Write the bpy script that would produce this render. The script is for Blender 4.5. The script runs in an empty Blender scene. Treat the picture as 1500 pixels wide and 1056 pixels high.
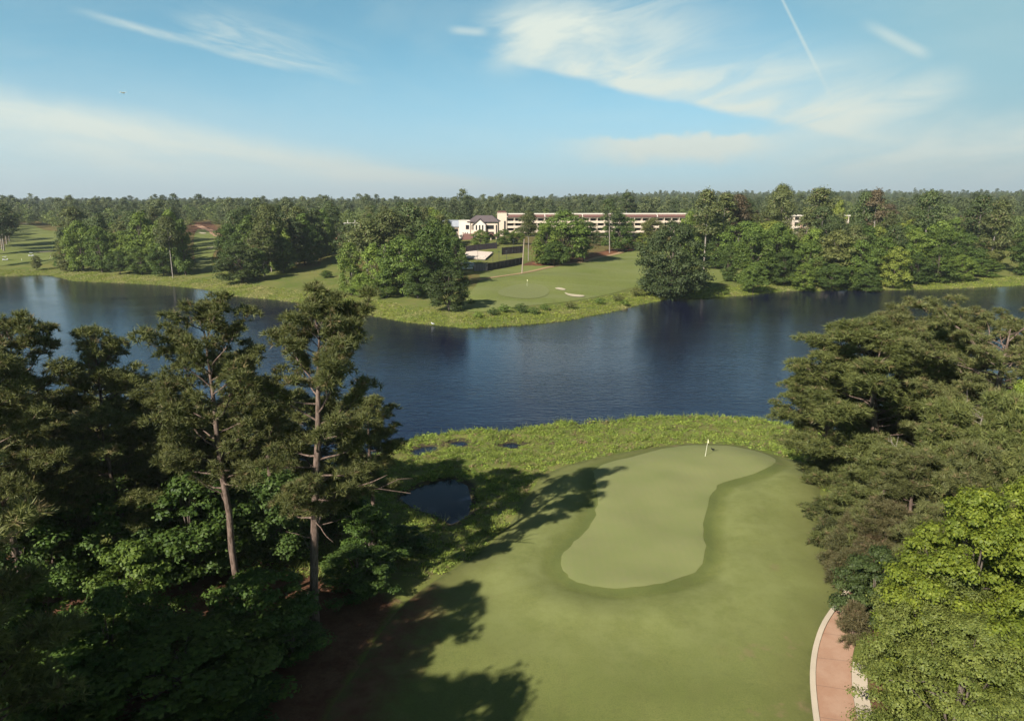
import bpy, math, random
import numpy as np
from mathutils import Vector, Matrix
from mathutils.geometry import delaunay_2d_cdt

RNG = np.random.default_rng(11)
random.seed(11)
scene = bpy.context.scene
COL = scene.collection
R = math.radians

# ------------------------------------------------------------------ camera
CAM_Z, PITCH, F = 34.0, R(12.5), 1071.0
cp, sp = math.cos(PITCH), math.sin(PITCH)
cam_d = bpy.data.cameras.new("camera")
cam_d.sensor_width = 36.0
cam_d.lens = 36.0 * F / 1500.0
cam_d.clip_start, cam_d.clip_end = 0.5, 20000
cam = bpy.data.objects.new("camera", cam_d)
cam.location = (0, 0, CAM_Z)
cam.rotation_euler = (math.pi / 2 - PITCH, 0, 0)
COL.objects.link(cam)
scene.camera = cam

def ray(px, py):
    a, b = (px - 750.0) / F, -(py - 528.0) / F
    return np.array([a, cp + b * sp, -sp + b * cp])

def on_z(px, py, z):
    d = ray(px, py); t = (z - CAM_Z) / d[2]
    return (d[0] * t, d[1] * t)

def at_dist(px, py, D):
    """point of the sight line of a photo pixel at ground distance D"""
    d = ray(px, py); t = D / d[1]
    return (d[0] * t, D, CAM_Z + d[2] * t)

# ------------------------------------------------------------------ numeric helpers
def sstep(a, b, x):
    t = np.clip((x - a) / (b - a), 0, 1)
    return t * t * (3 - 2 * t)

def sdf(poly, x, y):
    """signed distance, positive INSIDE"""
    P = np.asarray(poly, float); Q = np.roll(P, -1, axis=0)
    x = np.asarray(x, float); y = np.asarray(y, float)
    best = np.full(x.shape, 1e18); ins = np.zeros(x.shape, bool)
    for (ax, ay), (bx, by) in zip(P, Q):
        ex, ey = bx - ax, by - ay
        wx, wy = x - ax, y - ay
        t = np.clip((wx * ex + wy * ey) / (ex * ex + ey * ey + 1e-12), 0, 1)
        dx, dy = wx - ex * t, wy - ey * t
        best = np.minimum(best, dx * dx + dy * dy)
        c = (ay > y) != (by > y)
        if abs(by - ay) > 1e-12:
            ins ^= c & (x < ex * (y - ay) / (by - ay) + ax)
    d = np.sqrt(best)
    return np.where(ins, d, -d)

def vnoise(x, y, s, seed=0):
    """smooth lumpy noise in -1..1 from rotated sines"""
    r = np.random.default_rng(seed); v = 0
    for k in range(5):
        a = r.uniform(0, 6.28); f = r.uniform(0.6, 1.7) / s; p = r.uniform(0, 6.28, 2)
        v = v + np.sin((x * math.cos(a) + y * math.sin(a)) * f * 6.28 + p[0] + 1.3 * np.sin((x * math.sin(a) - y * math.cos(a)) * f * 3.1 + p[1]))
    return v / 4.0

def smooth_poly(P, it=2):
    P = np.asarray(P, float)
    for _ in range(it):
        Q = np.roll(P, -1, axis=0)
        P = np.stack([0.75 * P + 0.25 * Q, 0.25 * P + 0.75 * Q], 1).reshape(-1, 2)
    return P

# ------------------------------------------------------------------ plan of the place
far_px = [(-260, 400), (-120, 402), (0, 405), (70, 403), (110, 412), (180, 415), (240, 418), (300, 424), (345, 434), (400, 439), (460, 447),
          (530, 460), (600, 473), (680, 481), (760, 477), (830, 470), (905, 455), (940, 446), (985, 437), (1040, 437), (1090, 433),
          (1150, 427), (1250, 425), (1330, 425), (1420, 422), (1500, 418), (1600, 412), (1760, 405)]
near_px = [(1800, 600), (1500, 655), (1380, 650), (1290, 640), (1215, 632), (1150, 622), (1085, 612), (1000, 610), (940, 613), (900, 618), (868, 620),
           (857, 628), (845, 619), (800, 622), (765, 627), (738, 634), (700, 629), (660, 634), (620, 640), (585, 650), (560, 664), (500, 682), (400, 694), (200, 690), (0, 690), (-200, 670)]
LAKE = np.array([on_z(p, q, 0) for p, q in far_px] + [on_z(p, q, 0) for p, q in near_px])
PONDS = [np.array([on_z(p, q, 0) for p, q in L]) for L in (
    [(585, 730), (610, 716), (640, 706), (662, 702), (684, 712), (690, 738), (686, 756), (662, 768), (640, 756), (608, 745)],
    [(600, 662), (622, 654), (645, 654), (632, 662), (608, 668)],
    [(655, 650), (675, 646), (690, 649), (672, 655)],
    [(732, 652), (748, 648), (768, 652), (752, 657)])]
HIGH = np.array([on_z(p, q, 2) for p, q in [(-300, 775), (200, 800), (500, 815), (600, 812), (690, 790), (745, 745), (785, 695), (830, 674), (900, 660), (965, 646), (1010, 642),
        (1070, 642), (1130, 655), (1185, 676), (1230, 700), (1320, 705), (1900, 690)]] + [(140, -40), (-140, -40)])

def height(x, y):
    x = np.asarray(x, float); y = np.asarray(y, float)
    D = np.hypot(x, y)
    d = -sdf(LAKE, x, y)
    dn = d.copy()
    for P in PONDS:
        dn = np.minimum(dn, -sdf(P, x, y))
    far = y > 150
    # near side
    b = np.where(dn < 0, np.maximum(-1.2, 0.3 * dn), 0.42 * (1 - np.exp(-np.maximum(dn, 0) / 1.2)))
    hi = sstep(-6, 7, sdf(HIGH, x, y)) * sstep(0.5, 9, d)
    zn = b + 1.65 * hi + 0.10 * vnoise(x, y, 9, 3) * sstep(1, 6, dn)
    # a low mound round the putting green and a shallow swale beside it
    g = sdf(GREEN, x, y)
    zn = zn + 0.28 * np.exp(-((g + 4.2) / 2.2) ** 2) * hi - 0.16 * np.exp(-((g + 0.9) / 0.9) ** 2) * hi
    # far side
    df = np.maximum(d, 0)
    zf = np.where(d < 0, np.maximum(-1.2, 0.3 * d), 0.5 * (1 - np.exp(-df / 2.0)))
    zf = zf + 9.6 * (1 - np.exp(-df / 110.0)) + 0.9 * vnoise(x, y, 70, 5) * sstep(5, 60, df)
    zf = zf + 3.5 * np.exp(-((x + 22) / 45) ** 2 - ((y - 420) / 60) ** 2)
    ang = x / np.maximum(y, 1)
    zf = zf + sstep(900, 2600, D) * (-4 + 25 * sstep(-0.12, 0.25, ang) + 9 * vnoise(x, y, 900, 7)) + sstep(500, 900, D) * (3.5 * vnoise(x, y, 260, 8) - 1.0)
    return np.where(far, zf, zn)

def g1(x, y):
    return float(height(np.array([x]), np.array([y]))[0])

def ground(px, py):
    """where the sight line of a photo pixel meets the land"""
    d = ray(px, py)
    t = np.geomspace(20, 5000, 900)
    X, Y, Z = d[0] * t, d[1] * t, CAM_Z + d[2] * t
    below = Z < np.maximum(height(X, Y), 0)
    i = int(np.argmax(below)) if below.any() else len(t) - 1
    lo, hi_ = t[max(i - 1, 0)], t[i]
    for _ in range(14):
        m = 0.5 * (lo + hi_)
        if CAM_Z + d[2] * m < max(g1(d[0] * m, d[1] * m), 0): hi_ = m
        else: lo = m
    return (d[0] * hi_, d[1] * hi_)

GREEN = smooth_poly([on_z(p, q, 2.1) for p, q in [(820, 828), (836, 848), (870, 860), (920, 861), (980, 852), (1025, 834), (1034, 812), (1030, 780), (1034, 745), (1045, 716),
        (1062, 704), (1100, 696), (1130, 682), (1139, 668), (1125, 655), (1090, 647), (1050, 644), (1000, 644), (965, 651), (930, 662), (895, 669), (868, 684), (872, 705), (877, 735), (870, 764), (850, 785), (826, 806)]], 2)

GREEN = GREEN + np.random.default_rng(4).normal(0, 0.07, GREEN.shape)

# ------------------------------------------------------------------ materials
class N:
    """tiny node expression helper"""
    def __init__(s, nt): s.nt = nt
    def node(s, t, **kw):
        n = s.nt.nodes.new(t)
        for k, v in kw.items(): setattr(n, k, v)
        return n
    def put(s, sock, v):
        if isinstance(v, bpy.types.NodeSocket): s.nt.links.new(v, sock)
        elif v is not None:
            try: sock.default_value = v
            except Exception: sock.default_value = (*v, 1.0)
    def m(s, op, a, b=None, c=None, clamp=False):
        n = s.node("ShaderNodeMath", operation=op); n.use_clamp = clamp
        s.put(n.inputs[0], a)
        if b is not None: s.put(n.inputs[1], b)
        if c is not None: s.put(n.inputs[2], c)
        return n.outputs[0]
    def mix(s, f, a, b, mode="MIX"):
        n = s.node("ShaderNodeMix", data_type="RGBA", blend_type=mode)
        s.put(n.inputs[0], f)
        for i, v in ((6, a), (7, b)):
            if isinstance(v, (tuple, list)): v = (*v[:3], 1.0)
            s.put(n.inputs[i], v)
        return n.outputs[2]
    def ss(s, a, b, x):
        n = s.node("ShaderNodeMapRange", interpolation_type="SMOOTHSTEP")
        s.put(n.inputs[0], x); n.inputs[1].default_value = a; n.inputs[2].default_value = b
        return n.outputs[0]
    def noise(s, vec, scale, detail=3, rough=0.55, dist=0.0, dims="3D"):
        n = s.node("ShaderNodeTexNoise", noise_dimensions=dims)
        if vec is not None: s.put(n.inputs["Vector"], vec)
        n.inputs["Scale"].default_value = scale; n.inputs["Detail"].default_value = detail
        n.inputs["Roughness"].default_value = rough; n.inputs["Distortion"].default_value = dist
        return n.outputs[0]
    def pos(s): return s.node("ShaderNodeNewGeometry").outputs["Position"]
    def attr(s, name): return s.node("ShaderNodeAttribute", attribute_name=name).outputs["Fac"]
    def scalev(s, v, sc):
        n = s.node("ShaderNodeVectorMath", operation="MULTIPLY"); s.put(n.inputs[0], v); n.inputs[1].default_value = sc
        return n.outputs[0]

def mat(name, color=None, rough=0.8, spec=0.3, build=None, metallic=0.0):
    m = bpy.data.materials.new(name); m.use_nodes = True
    nt = m.node_tree; b = nt.nodes["Principled BSDF"]
    b.inputs["Roughness"].default_value = rough; b.inputs["Specular IOR Level"].default_value = spec; b.inputs["Metallic"].default_value = metallic
    n = N(nt)
    if build: build(n, b)
    elif color is not None:
        v = n.noise(n.pos(), 0.9, 4)
        c = n.mix(v, [x * 0.86 for x in color], [min(1, x * 1.12) for x in color])
        n.put(b.inputs["Base Color"], c)
    return m

def leafmat(name, brown=0.0, fixed=None, trans=0.32):
    m = bpy.data.materials.new(name); m.use_nodes = True
    nt = m.node_tree; n = N(nt); b = nt.nodes["Principled BSDF"]; out = nt.nodes["Material Output"]
    oi = n.node("ShaderNodeObjectInfo")
    base = oi.outputs["Color"] if fixed is None else None
    r = n.attr("rnd")
    val = n.m("MULTIPLY_ADD", r, 0.75, 0.62)
    val = n.m("MULTIPLY", val, n.m("MULTIPLY_ADD", oi.outputs["Random"], 0.4, 0.8))
    hsv = n.node("ShaderNodeHueSaturation")
    n.put(hsv.inputs["Hue"], n.m("MULTIPLY_ADD", r, -0.03, 0.515)); n.put(hsv.inputs["Value"], val)
    if fixed is None: n.put(hsv.inputs["Color"], base)
    else:
        c = n.mix(oi.outputs["Random"], fixed[0], fixed[1]); n.put(hsv.inputs["Color"], c)
    col = hsv.outputs["Color"]
    if brown > 0:
        col = n.mix(n.m("MULTIPLY", n.m("GREATER_THAN", r, 1 - brown), 0.7), col, (0.20, 0.135, 0.08))
    n.put(b.inputs["Base Color"], col)
    b.inputs["Roughness"].default_value = 0.55; b.inputs["Specular IOR Level"].default_value = 0.25
    t = n.node("ShaderNodeBsdfTranslucent"); n.put(t.inputs["Color"], col)
    ms = n.node("ShaderNodeMixShader"); ms.inputs[0].default_value = trans
    nt.links.new(b.outputs[0], ms.inputs[1]); nt.links.new(t.outputs[0], ms.inputs[2]); nt.links.new(ms.outputs[0], out.inputs[0])
    return m

M = {}
M["leaf"] = leafmat("leaf")
M["needle"] = leafmat("needle", brown=0.09, trans=0.25)
M["far_leaf"] = leafmat("far_leaf", fixed=((0.105, 0.150, 0.045), (0.180, 0.215, 0.062)))
M["far_needle"] = leafmat("far_needle", fixed=((0.085, 0.112, 0.046), (0.128, 0.145, 0.060)), trans=0.3)

def _bark(n, b, c1, c2):
    p = n.scalev(n.pos(), (6, 6, 1.6))
    v = n.noise(p, 1.0, 5, 0.65)
    n.put(b.inputs["Base Color"], n.mix(n.ss(0.35, 0.65, v), c1, c2))
    bp = n.node("ShaderNodeBump"); bp.inputs["Strength"].default_value = 0.6; bp.inputs["Distance"].default_value = 0.05
    n.put(bp.inputs["Height"], v); n.put(b.inputs["Normal"], bp.outputs[0])
M["pine_bark"] = mat("pine_bark", rough=0.9, spec=0.15, build=lambda n, b: _bark(n, b, (0.075, 0.052, 0.040), (0.19, 0.138, 0.112)))
M["pale_bark"] = mat("pale_bark", rough=0.9, spec=0.15, build=lambda n, b: _bark(n, b, (0.17, 0.145, 0.125), (0.32, 0.28, 0.25)))
M["dark_bark"] = mat("dark_bark", rough=0.9, spec=0.15, build=lambda n, b: _bark(n, b, (0.06, 0.045, 0.035), (0.15, 0.12, 0.10)))

def _ground(n, b):
    p = n.pos(); a = n.noise(p, 0.09, 4); c = n.noise(p, 0.8, 5, 0.65); f = n.noise(p, 5.0, 3, 0.7)
    g = n.mix(n.ss(0.35, 0.65, a), (0.105, 0.138, 0.028), (0.165, 0.168, 0.048))
    g = n.mix(n.ss(0.45, 0.75, c), g, (0.155, 0.135, 0.065))
    g = n.mix(n.m("MULTIPLY", n.ss(0.5, 0.8, f), 0.5), g, (0.05, 0.08, 0.02))
    d = n.mix(n.ss(0.3, 0.7, c), (0.10, 0.045, 0.025), (0.16, 0.085, 0.05))
    d = n.mix(n.m("MULTIPLY", n.ss(0.45, 0.7, f), 0.5), d, (0.06, 0.035, 0.02))
    w = n.m("ADD", n.attr("dirt"), n.m("MULTIPLY_ADD", c, 0.5, -0.25))
    col = n.mix(n.ss(0.35, 0.65, w), g, d)
    mud = n.mix(n.ss(0.3, 0.7, c), (0.035, 0.03, 0.02), (0.08, 0.065, 0.035))
    col = n.mix(n.ss(0.3, 0.7, n.m("ADD", n.attr("mud"), n.m("MULTIPLY_ADD", c, 0.6, -0.3))), col, mud)
    n.put(b.inputs["Base Color"], col)
    bp = n.node("ShaderNodeBump"); bp.inputs["Strength"].default_value = 0.7; bp.inputs["Distance"].default_value = 0.12
    n.put(bp.inputs["Height"], f); n.put(b.inputs["Normal"], bp.outputs[0])
M["ground"] = mat("ground", rough=0.95, spec=0.1, build=_ground)

def _lawn(n, b, near):
    p = n.pos()
    big = n.noise(p, 0.11 if near else 0.03, 4, 0.6); mid = n.noise(p, 0.5 if near else 0.15, 4, 0.6); fine = n.noise(p, 9.0 if near else 1.2, 4, 0.75)
    st = n.noise(n.scalev(p, (0.55, 0.12, 1)), 1.0, 4, 0.6, 1.0)
    c = n.mix(n.ss(0.3, 0.7, big), (0.126, 0.148, 0.040), (0.156, 0.172, 0.051))
    c = n.mix(n.m("MULTIPLY", n.ss(0.42, 0.72, mid), 0.4), c, (0.168, 0.176, 0.057))
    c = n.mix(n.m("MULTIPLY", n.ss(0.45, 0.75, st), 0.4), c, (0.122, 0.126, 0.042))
    c = n.mix(n.m("MULTIPLY", n.ss(0.5, 0.68, n.noise(p, 1.7, 5, 0.75)), 0.4), c, (0.098, 0.110, 0.034))
    c = n.mix(n.m("MULTIPLY", n.ss(0.4, 0.7, fine), 0.6), c, (0.085, 0.105, 0.032))
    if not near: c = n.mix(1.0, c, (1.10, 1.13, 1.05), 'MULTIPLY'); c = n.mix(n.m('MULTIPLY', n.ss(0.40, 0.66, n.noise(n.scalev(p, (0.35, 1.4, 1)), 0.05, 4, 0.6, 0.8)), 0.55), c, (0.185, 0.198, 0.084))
    if near:
        g = n.m("MULTIPLY", n.m("ADD", n.attr("toGreen"), n.m("MULTIPLY_ADD", mid, 0.7, -0.35)), 1.0)
        ring = n.m("MULTIPLY", n.ss(-0.1, 0.2, g), n.ss(1.35, 0.45, g))
        c = n.mix(n.m("MULTIPLY", ring, 0.42), c, (0.078, 0.100, 0.030))
        pale = n.m("MULTIPLY", n.ss(1.2, 2.4, g), n.ss(17.0, 4.0, g))
        c = n.mix(n.m("MULTIPLY", n.m("MULTIPLY", pale, n.m("MULTIPLY_ADD", n.ss(0.3, 0.7, n.noise(p, 0.35, 5, 0.7)), 0.7, 0.3)), 0.85), c, (0.200, 0.218, 0.080))
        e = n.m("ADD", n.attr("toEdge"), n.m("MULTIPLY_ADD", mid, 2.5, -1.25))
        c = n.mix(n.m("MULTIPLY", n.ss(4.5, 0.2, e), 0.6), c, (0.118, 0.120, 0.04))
        bare = n.m("MULTIPLY", n.ss(0.62, 0.74, n.noise(p, 0.33, 4, 0.6)), n.ss(8, 1.5, e))
        c = n.mix(n.m("MULTIPLY", bare, 0.7), c, (0.21, 0.15, 0.085))
    if near:
        d = n.mix(n.ss(0.3, 0.7, mid), (0.10, 0.045, 0.025), (0.16, 0.085, 0.05))
        q = n.m("ADD", n.attr("straw"), n.m("MULTIPLY_ADD", n.noise(p, 0.7, 5, 0.7), 7.0, -3.5))
        c = n.mix(n.ss(-4.5, 0.5, q), c, d)
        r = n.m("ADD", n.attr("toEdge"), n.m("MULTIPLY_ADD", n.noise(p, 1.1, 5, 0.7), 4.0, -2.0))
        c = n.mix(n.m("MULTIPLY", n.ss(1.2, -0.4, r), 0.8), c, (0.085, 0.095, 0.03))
    n.put(b.inputs["Base Color"], c)
    bp = n.node("ShaderNodeBump"); bp.inputs["Strength"].default_value = 0.35; bp.inputs["Distance"].default_value = 0.04
    n.put(bp.inputs["Height"], fine); n.put(b.inputs["Normal"], bp.outputs[0])
M["lawn"] = mat("lawn", rough=0.9, spec=0.12, build=lambda n, b: _lawn(n, b, True))
M["far_lawn"] = mat("far_lawn", rough=0.9, spec=0.12, build=lambda n, b: _lawn(n, b, False))

def _green(n, b):
    p = n.pos()
    w = n.node("ShaderNodeTexWave", wave_type="BANDS", bands_direction="X"); n.put(w.inputs["Vector"], p)
    w.inputs["Scale"].default_value = 0.42; w.inputs["Distortion"].default_value = 0.5
    big = n.noise(p, 0.16, 4, 0.6); mid = n.noise(p, 0.9, 4, 0.65); fine = n.noise(p, 14, 3, 0.7)
    c = n.mix(n.ss(0.3, 0.7, big), (0.186, 0.205, 0.076), (0.212, 0.220, 0.090))
    c = n.mix(n.m("MULTIPLY", w.outputs[1], 0.10), c, (0.15, 0.20, 0.072))
    c = n.mix(n.m("MULTIPLY", n.ss(0.45, 0.75, mid), 0.35), c, (0.200, 0.190, 0.095))
    c = n.mix(n.m("MULTIPLY", n.ss(0.4, 0.8, fine), 0.25), c, (0.14, 0.175, 0.06))
    n.put(b.inputs["Base Color"], c)
M["green"] = mat("putting_green", rough=0.85, spec=0.15, build=_green)
M["far_green"] = mat("far_putting_green", (0.172, 0.188, 0.072), 0.85, 0.15)
def _path(n, b):
    p = n.pos(); a = n.noise(p, 0.6, 5, 0.65); f = n.noise(p, 6.0, 4, 0.7)
    c = n.mix(n.ss(0.3, 0.7, a), (0.35, 0.200, 0.130), (0.41, 0.260, 0.180)); c = n.mix(n.m("MULTIPLY", n.ss(0.55, 0.8, f), 0.5), c, (0.25, 0.165, 0.115))
    sp_ = n.node("ShaderNodeSeparateXYZ"); n.put(sp_.inputs[0], p)
    j = n.m("ABSOLUTE", n.m("SUBTRACT", n.m("FRACT", n.m("MULTIPLY", n.m("MULTIPLY_ADD", sp_.outputs[0], 0.25, sp_.outputs[1]), 0.30)), 0.5))
    c = n.mix(n.m("MULTIPLY", n.ss(0.012, 0.004, j), 0.6), c, (0.16, 0.11, 0.085))
    n.put(b.inputs["Base Color"], c)
M["path"] = mat("cart_path", rough=0.9, spec=0.15, build=_path)
M["kerb"] = mat("kerb", (0.50, 0.42, 0.32), 0.85)
M["track"] = mat("dirt_track", (0.34, 0.24, 0.13), 0.95, 0.1)
M["straw"] = mat("pine_straw", (0.19, 0.085, 0.045), 0.95, 0.1)
M["sand"] = mat("sand", (0.46, 0.40, 0.28), 0.95, 0.1)
M["weed"] = leafmat("weed")

def _water(n, b):
    p = n.pos()
    b.inputs["IOR"].default_value = 1.333; b.inputs["Roughness"].default_value = 0.06; b.inputs["Specular IOR Level"].default_value = 0.40
    n.put(b.inputs["Base Color"], n.mix(n.noise(p, 0.02, 3), (0.004, 0.005, 0.022), (0.006, 0.007, 0.027)))
    w1 = n.noise(n.scalev(p, (0.55, 1.3, 1)), 0.75, 3, 0.55, 0.6); w2 = n.noise(n.scalev(p, (0.9, 1.6, 1)), 2.1, 2, 0.5)
    calm = n.ss(0.38, 0.62, n.noise(n.scalev(p, (0.5, 1.6, 1)), 0.022, 4, 0.6, 0.8))
    hgt = n.m("MULTIPLY", n.m("MULTIPLY_ADD", w2, 0.35, w1), n.m("MULTIPLY_ADD", calm, 0.35, 0.5))
    bp = n.node("ShaderNodeBump"); bp.inputs["Strength"].default_value = 1.0; bp.inputs["Distance"].default_value = 0.10
    n.put(bp.inputs["Height"], hgt); n.put(b.inputs["Normal"], bp.outputs[0])
M["water"] = mat("water", build=_water)
M["still"] = mat("still_water", (0.006, 0.010, 0.02), 0.03, 0.5); M["still"].node_tree.nodes["Principled BSDF"].inputs["IOR"].default_value = 1.333
M["cream"] = mat("cream_wall", (0.60, 0.49, 0.39), 0.8)
M["white"] = mat("white_wall", (0.66, 0.59, 0.51), 0.8)
M["pink"] = mat("brick_panel", (0.50, 0.33, 0.25), 0.85)
M["redroof"] = mat("red_roof", (0.15, 0.074, 0.062), 0.8)
M["greyroof"] = mat("grey_roof", (0.115, 0.090, 0.092), 0.8)
M["palegrey"] = mat("pale_grey_roof", (0.34, 0.36, 0.40), 0.7)
M["glass"] = mat("dark_glass", (0.020, 0.020, 0.024), 0.12, 0.5)
M["screen"] = mat("windscreen", (0.040, 0.032, 0.038), 0.9)
M["screen_pale"] = mat("faded_windscreen", (0.17, 0.15, 0.16), 0.9)
M["metal"] = mat("dark_metal", (0.05, 0.05, 0.05), 0.5)
M["deck"] = mat("pale_deck", (0.62, 0.52, 0.44), 0.85)
M["wood"] = mat("weathered_wood", (0.30, 0.24, 0.19), 0.9)
M["timber"] = mat("pale_timber", (0.55, 0.52, 0.46), 0.8)
M["carwhite"] = mat("white_paint", (0.78, 0.78, 0.78), 0.3, 0.5)
M["black"] = mat("black", (0.015, 0.015, 0.015), 0.5)
M["flagcloth"] = mat("flag_cloth", (0.80, 0.76, 0.42), 0.8)
M["stick"] = mat("stick", (0.80, 0.78, 0.62), 0.5)
M["bluecanvas"] = mat("blue_canvas", (0.45, 0.58, 0.70), 0.8)
M["tan"] = mat("tan_wall", (0.52, 0.36, 0.22), 0.85)
M["dryweed"] = leafmat("dryweed")

# ------------------------------------------------------------------ object helpers
def tag(o, label=None, cat=None, group=None, kind=None):
    if label: o["label"] = label
    if cat: o["category"] = cat
    if group: o["group"] = group
    if kind: o["kind"] = kind
    return o

def empty(name, loc, rz=0.0, label=None, cat=None, group=None):
    o = bpy.data.objects.new(name, None); COL.objects.link(o)
    o.location = loc; o.rotation_euler = (0, 0, rz); o.empty_display_size = 0.5
    return tag(o, label, cat, group)

def link(name, me, parent=None, color=None):
    o = bpy.data.objects.new(name, me); COL.objects.link(o)
    if parent: o.parent = parent
    if color is not None: o.color = (*color, 1.0)
    return o

def np_mesh(name, V, Fs, material, rnd=None, smooth=False, attrs=None):
    """V (n,3); Fs list of (m,k) index arrays with k = 3 or 4; rnd per face"""
    me = bpy.data.meshes.new(name)
    V = np.asarray(V, np.float32); Fs = [np.asarray(f, np.int32) for f in Fs if len(f)]
    nl = sum(f.size for f in Fs); nf = sum(len(f) for f in Fs)
    me.vertices.add(len(V)); me.vertices.foreach_set("co", V.ravel())
    me.loops.add(nl); me.loops.foreach_set("vertex_index", np.concatenate([f.ravel() for f in Fs]))
    me.polygons.add(nf)
    tot = np.concatenate([np.full(len(f), f.shape[1], np.int32) for f in Fs])
    me.polygons.foreach_set("loop_start", np.concatenate([[0], np.cumsum(tot)[:-1]]).astype(np.int32))
    if smooth: me.polygons.foreach_set("use_smooth", np.ones(nf, bool))
    me.update(calc_edges=True)
    if rnd is not None:
        a = me.attributes.new("rnd", "FLOAT", "FACE"); a.data.foreach_set("value", np.asarray(rnd, np.float32))
    for k, v in (attrs or {}).items():
        a = me.attributes.new(k, "FLOAT", "POINT"); a.data.foreach_set("value", np.asarray(v, np.float32))
    me.materials.append(material)
    me.validate()
    return me

class MB:
    """mesh builder for boxes, prisms and tubes"""
    def __init__(s): s.v, s.f = [], []
    def add(s, v, f):
        o = len(s.v); s.v += [tuple(p) for p in v]; s.f += [tuple(i + o for i in q) for q in f]; return s
    def box(s, x0, x1, y0, y1, z0, z1):
        return s.add([(x0, y0, z0), (x1, y0, z0), (x1, y1, z0), (x0, y1, z0), (x0, y0, z1), (x1, y0, z1), (x1, y1, z1), (x0, y1, z1)],
                     [(0, 3, 2, 1), (4, 5, 6, 7), (0, 1, 5, 4), (1, 2, 6, 5), (2, 3, 7, 6), (3, 0, 4, 7)])
    def prism(s, pts, axis, a0, a1):
        """outline pts (p,q) extruded along axis: 'x' -> (a,p,q), 'y' -> (p,a,q), 'z' -> (p,q,a)"""
        n = len(pts); mk = {"x": lambda a, p, q: (a, p, q), "y": lambda a, p, q: (p, a, q), "z": lambda a, p, q: (p, q, a)}[axis]
        v = [mk(a0, *p) for p in pts] + [mk(a1, *p) for p in pts]
        return s.add(v, [tuple(range(n - 1, -1, -1)), tuple(range(n, 2 * n))] + [(i, (i + 1) % n, n + (i + 1) % n, n + i) for i in range(n)])
    def hip(s, x0, x1, y0, y1, z0, z1, inset):
        ym = (y0 + y1) / 2
        return s.add([(x0, y0, z0), (x1, y0, z0), (x1, y1, z0), (x0, y1, z0), (x0 + inset, ym, z1), (x1 - inset, ym, z1)],
                     [(0, 1, 5, 4), (1, 2, 5), (2, 3, 4, 5), (3, 0, 4), (3, 2, 1, 0)])
    def tube(s, pts, rad, k=8):
        V, Q = tube(np.array(pts, float), np.array(rad, float) if np.ndim(rad) else np.full(len(pts), rad), k)
        n = len(pts)
        return s.add(V, [tuple(q) for q in Q] + [tuple(range(k - 1, -1, -1)), tuple(range((n - 1) * k, n * k))])
    def build(s, name, material, parent=None, bevel=0.0, smooth=False):
        me = bpy.data.meshes.new(name); me.from_pydata(s.v, [], s.f); me.materials.append(material); me.update()
        if smooth: me.polygons.foreach_set("use_smooth", np.ones(len(me.polygons), bool))
        o = link(name, me, parent)
        if bevel:
            b = o.modifiers.new("bevel", "BEVEL"); b.width = bevel; b.segments = 2; b.limit_method = "ANGLE"
        return o

def tube(P, rad, k=6):
    n = len(P); T = np.gradient(P, axis=0); T /= np.linalg.norm(T, axis=1, keepdims=True) + 1e-9
    up = np.array([0.0, 0, 1]) if abs(T[0, 2]) < 0.9 else np.array([1.0, 0, 0])
    A = np.cross(T, up); A /= np.linalg.norm(A, axis=1, keepdims=True) + 1e-9
    B = np.cross(T, A)
    th = np.arange(k) / k * 2 * np.pi
    V = P[:, None, :] + rad[:, None, None] * (np.cos(th)[None, :, None] * A[:, None, :] + np.sin(th)[None, :, None] * B[:, None, :])
    i = np.arange(n - 1)[:, None] * k; j = np.arange(k)[None, :]
    Q = np.stack([i + j, i + (j + 1) % k, i + k + (j + 1) % k, i + k + j], -1).reshape(-1, 4)
    return V.reshape(-1, 3), Q

def tubes_mesh(name, branches, material, k=6):
    Vs, Qs, o = [], [], 0
    for P, r in branches:
        v, q = tube(np.asarray(P, float), np.asarray(r, float), k)
        Vs.append(v); Qs.append(q + o); o += len(v)
    return np_mesh(name, np.concatenate(Vs), [np.concatenate(Qs)], material, smooth=True)

def unit(v): return v / (np.linalg.norm(v, axis=-1, keepdims=True) + 1e-9)

def leaf_quads(C, Nn, size, rng, ratio=0.62):
    """kite-shaped leaves at C with normals Nn"""
    n = len(C); r = rng.normal(size=(n, 3)); A = unit(np.cross(Nn, r)); B = np.cross(Nn, A)
    s = (size * rng.uniform(0.7, 1.3, n))[:, None]
    V = np.stack([C + A * s * 0.5, C + B * s * 0.5 * ratio + A * s * 0.06, C - A * s * 0.5, C - B * s * 0.5 * ratio + A * s * 0.06], 1)
    return V.reshape(-1, 3), np.arange(n * 4).reshape(-1, 4)

# ------------------------------------------------------------------ foliage generators
def clump_crown(rng, centers, radii, per, size, flat=0.8, up=0.35):
    """leaves gathered on the outside of many clumps"""
    Cs, Ns, Rs = [], [], []
    for c, r in zip(centers, radii):
        k = max(6, int(per * r * r))
        d = unit(rng.normal(size=(k, 3))); d[:, 2] = np.where(d[:, 2] < -0.35, -d[:, 2] * 0.6, d[:, 2]); d = unit(d)
        q = r * rng.uniform(0.62, 1.05, k)[:, None] * (1 + 0.22 * rng.normal(size=(k, 1)))
        Cs.append(c + d * q * np.array([1, 1, flat])); Ns.append(unit(d * 1.0 + np.array([0, 0, up]) + 0.38 * rng.normal(size=(k, 3))))
        Rs.append(np.clip(rng.normal(0.45, 0.22, k) + rng.normal(0, 0.10), 0, 1))
    C, Nn, rd = np.concatenate(Cs), np.concatenate(Ns), np.concatenate(Rs)
    V, Q = leaf_quads(C, Nn, size, rng)
    return V, Q, rd

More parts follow.
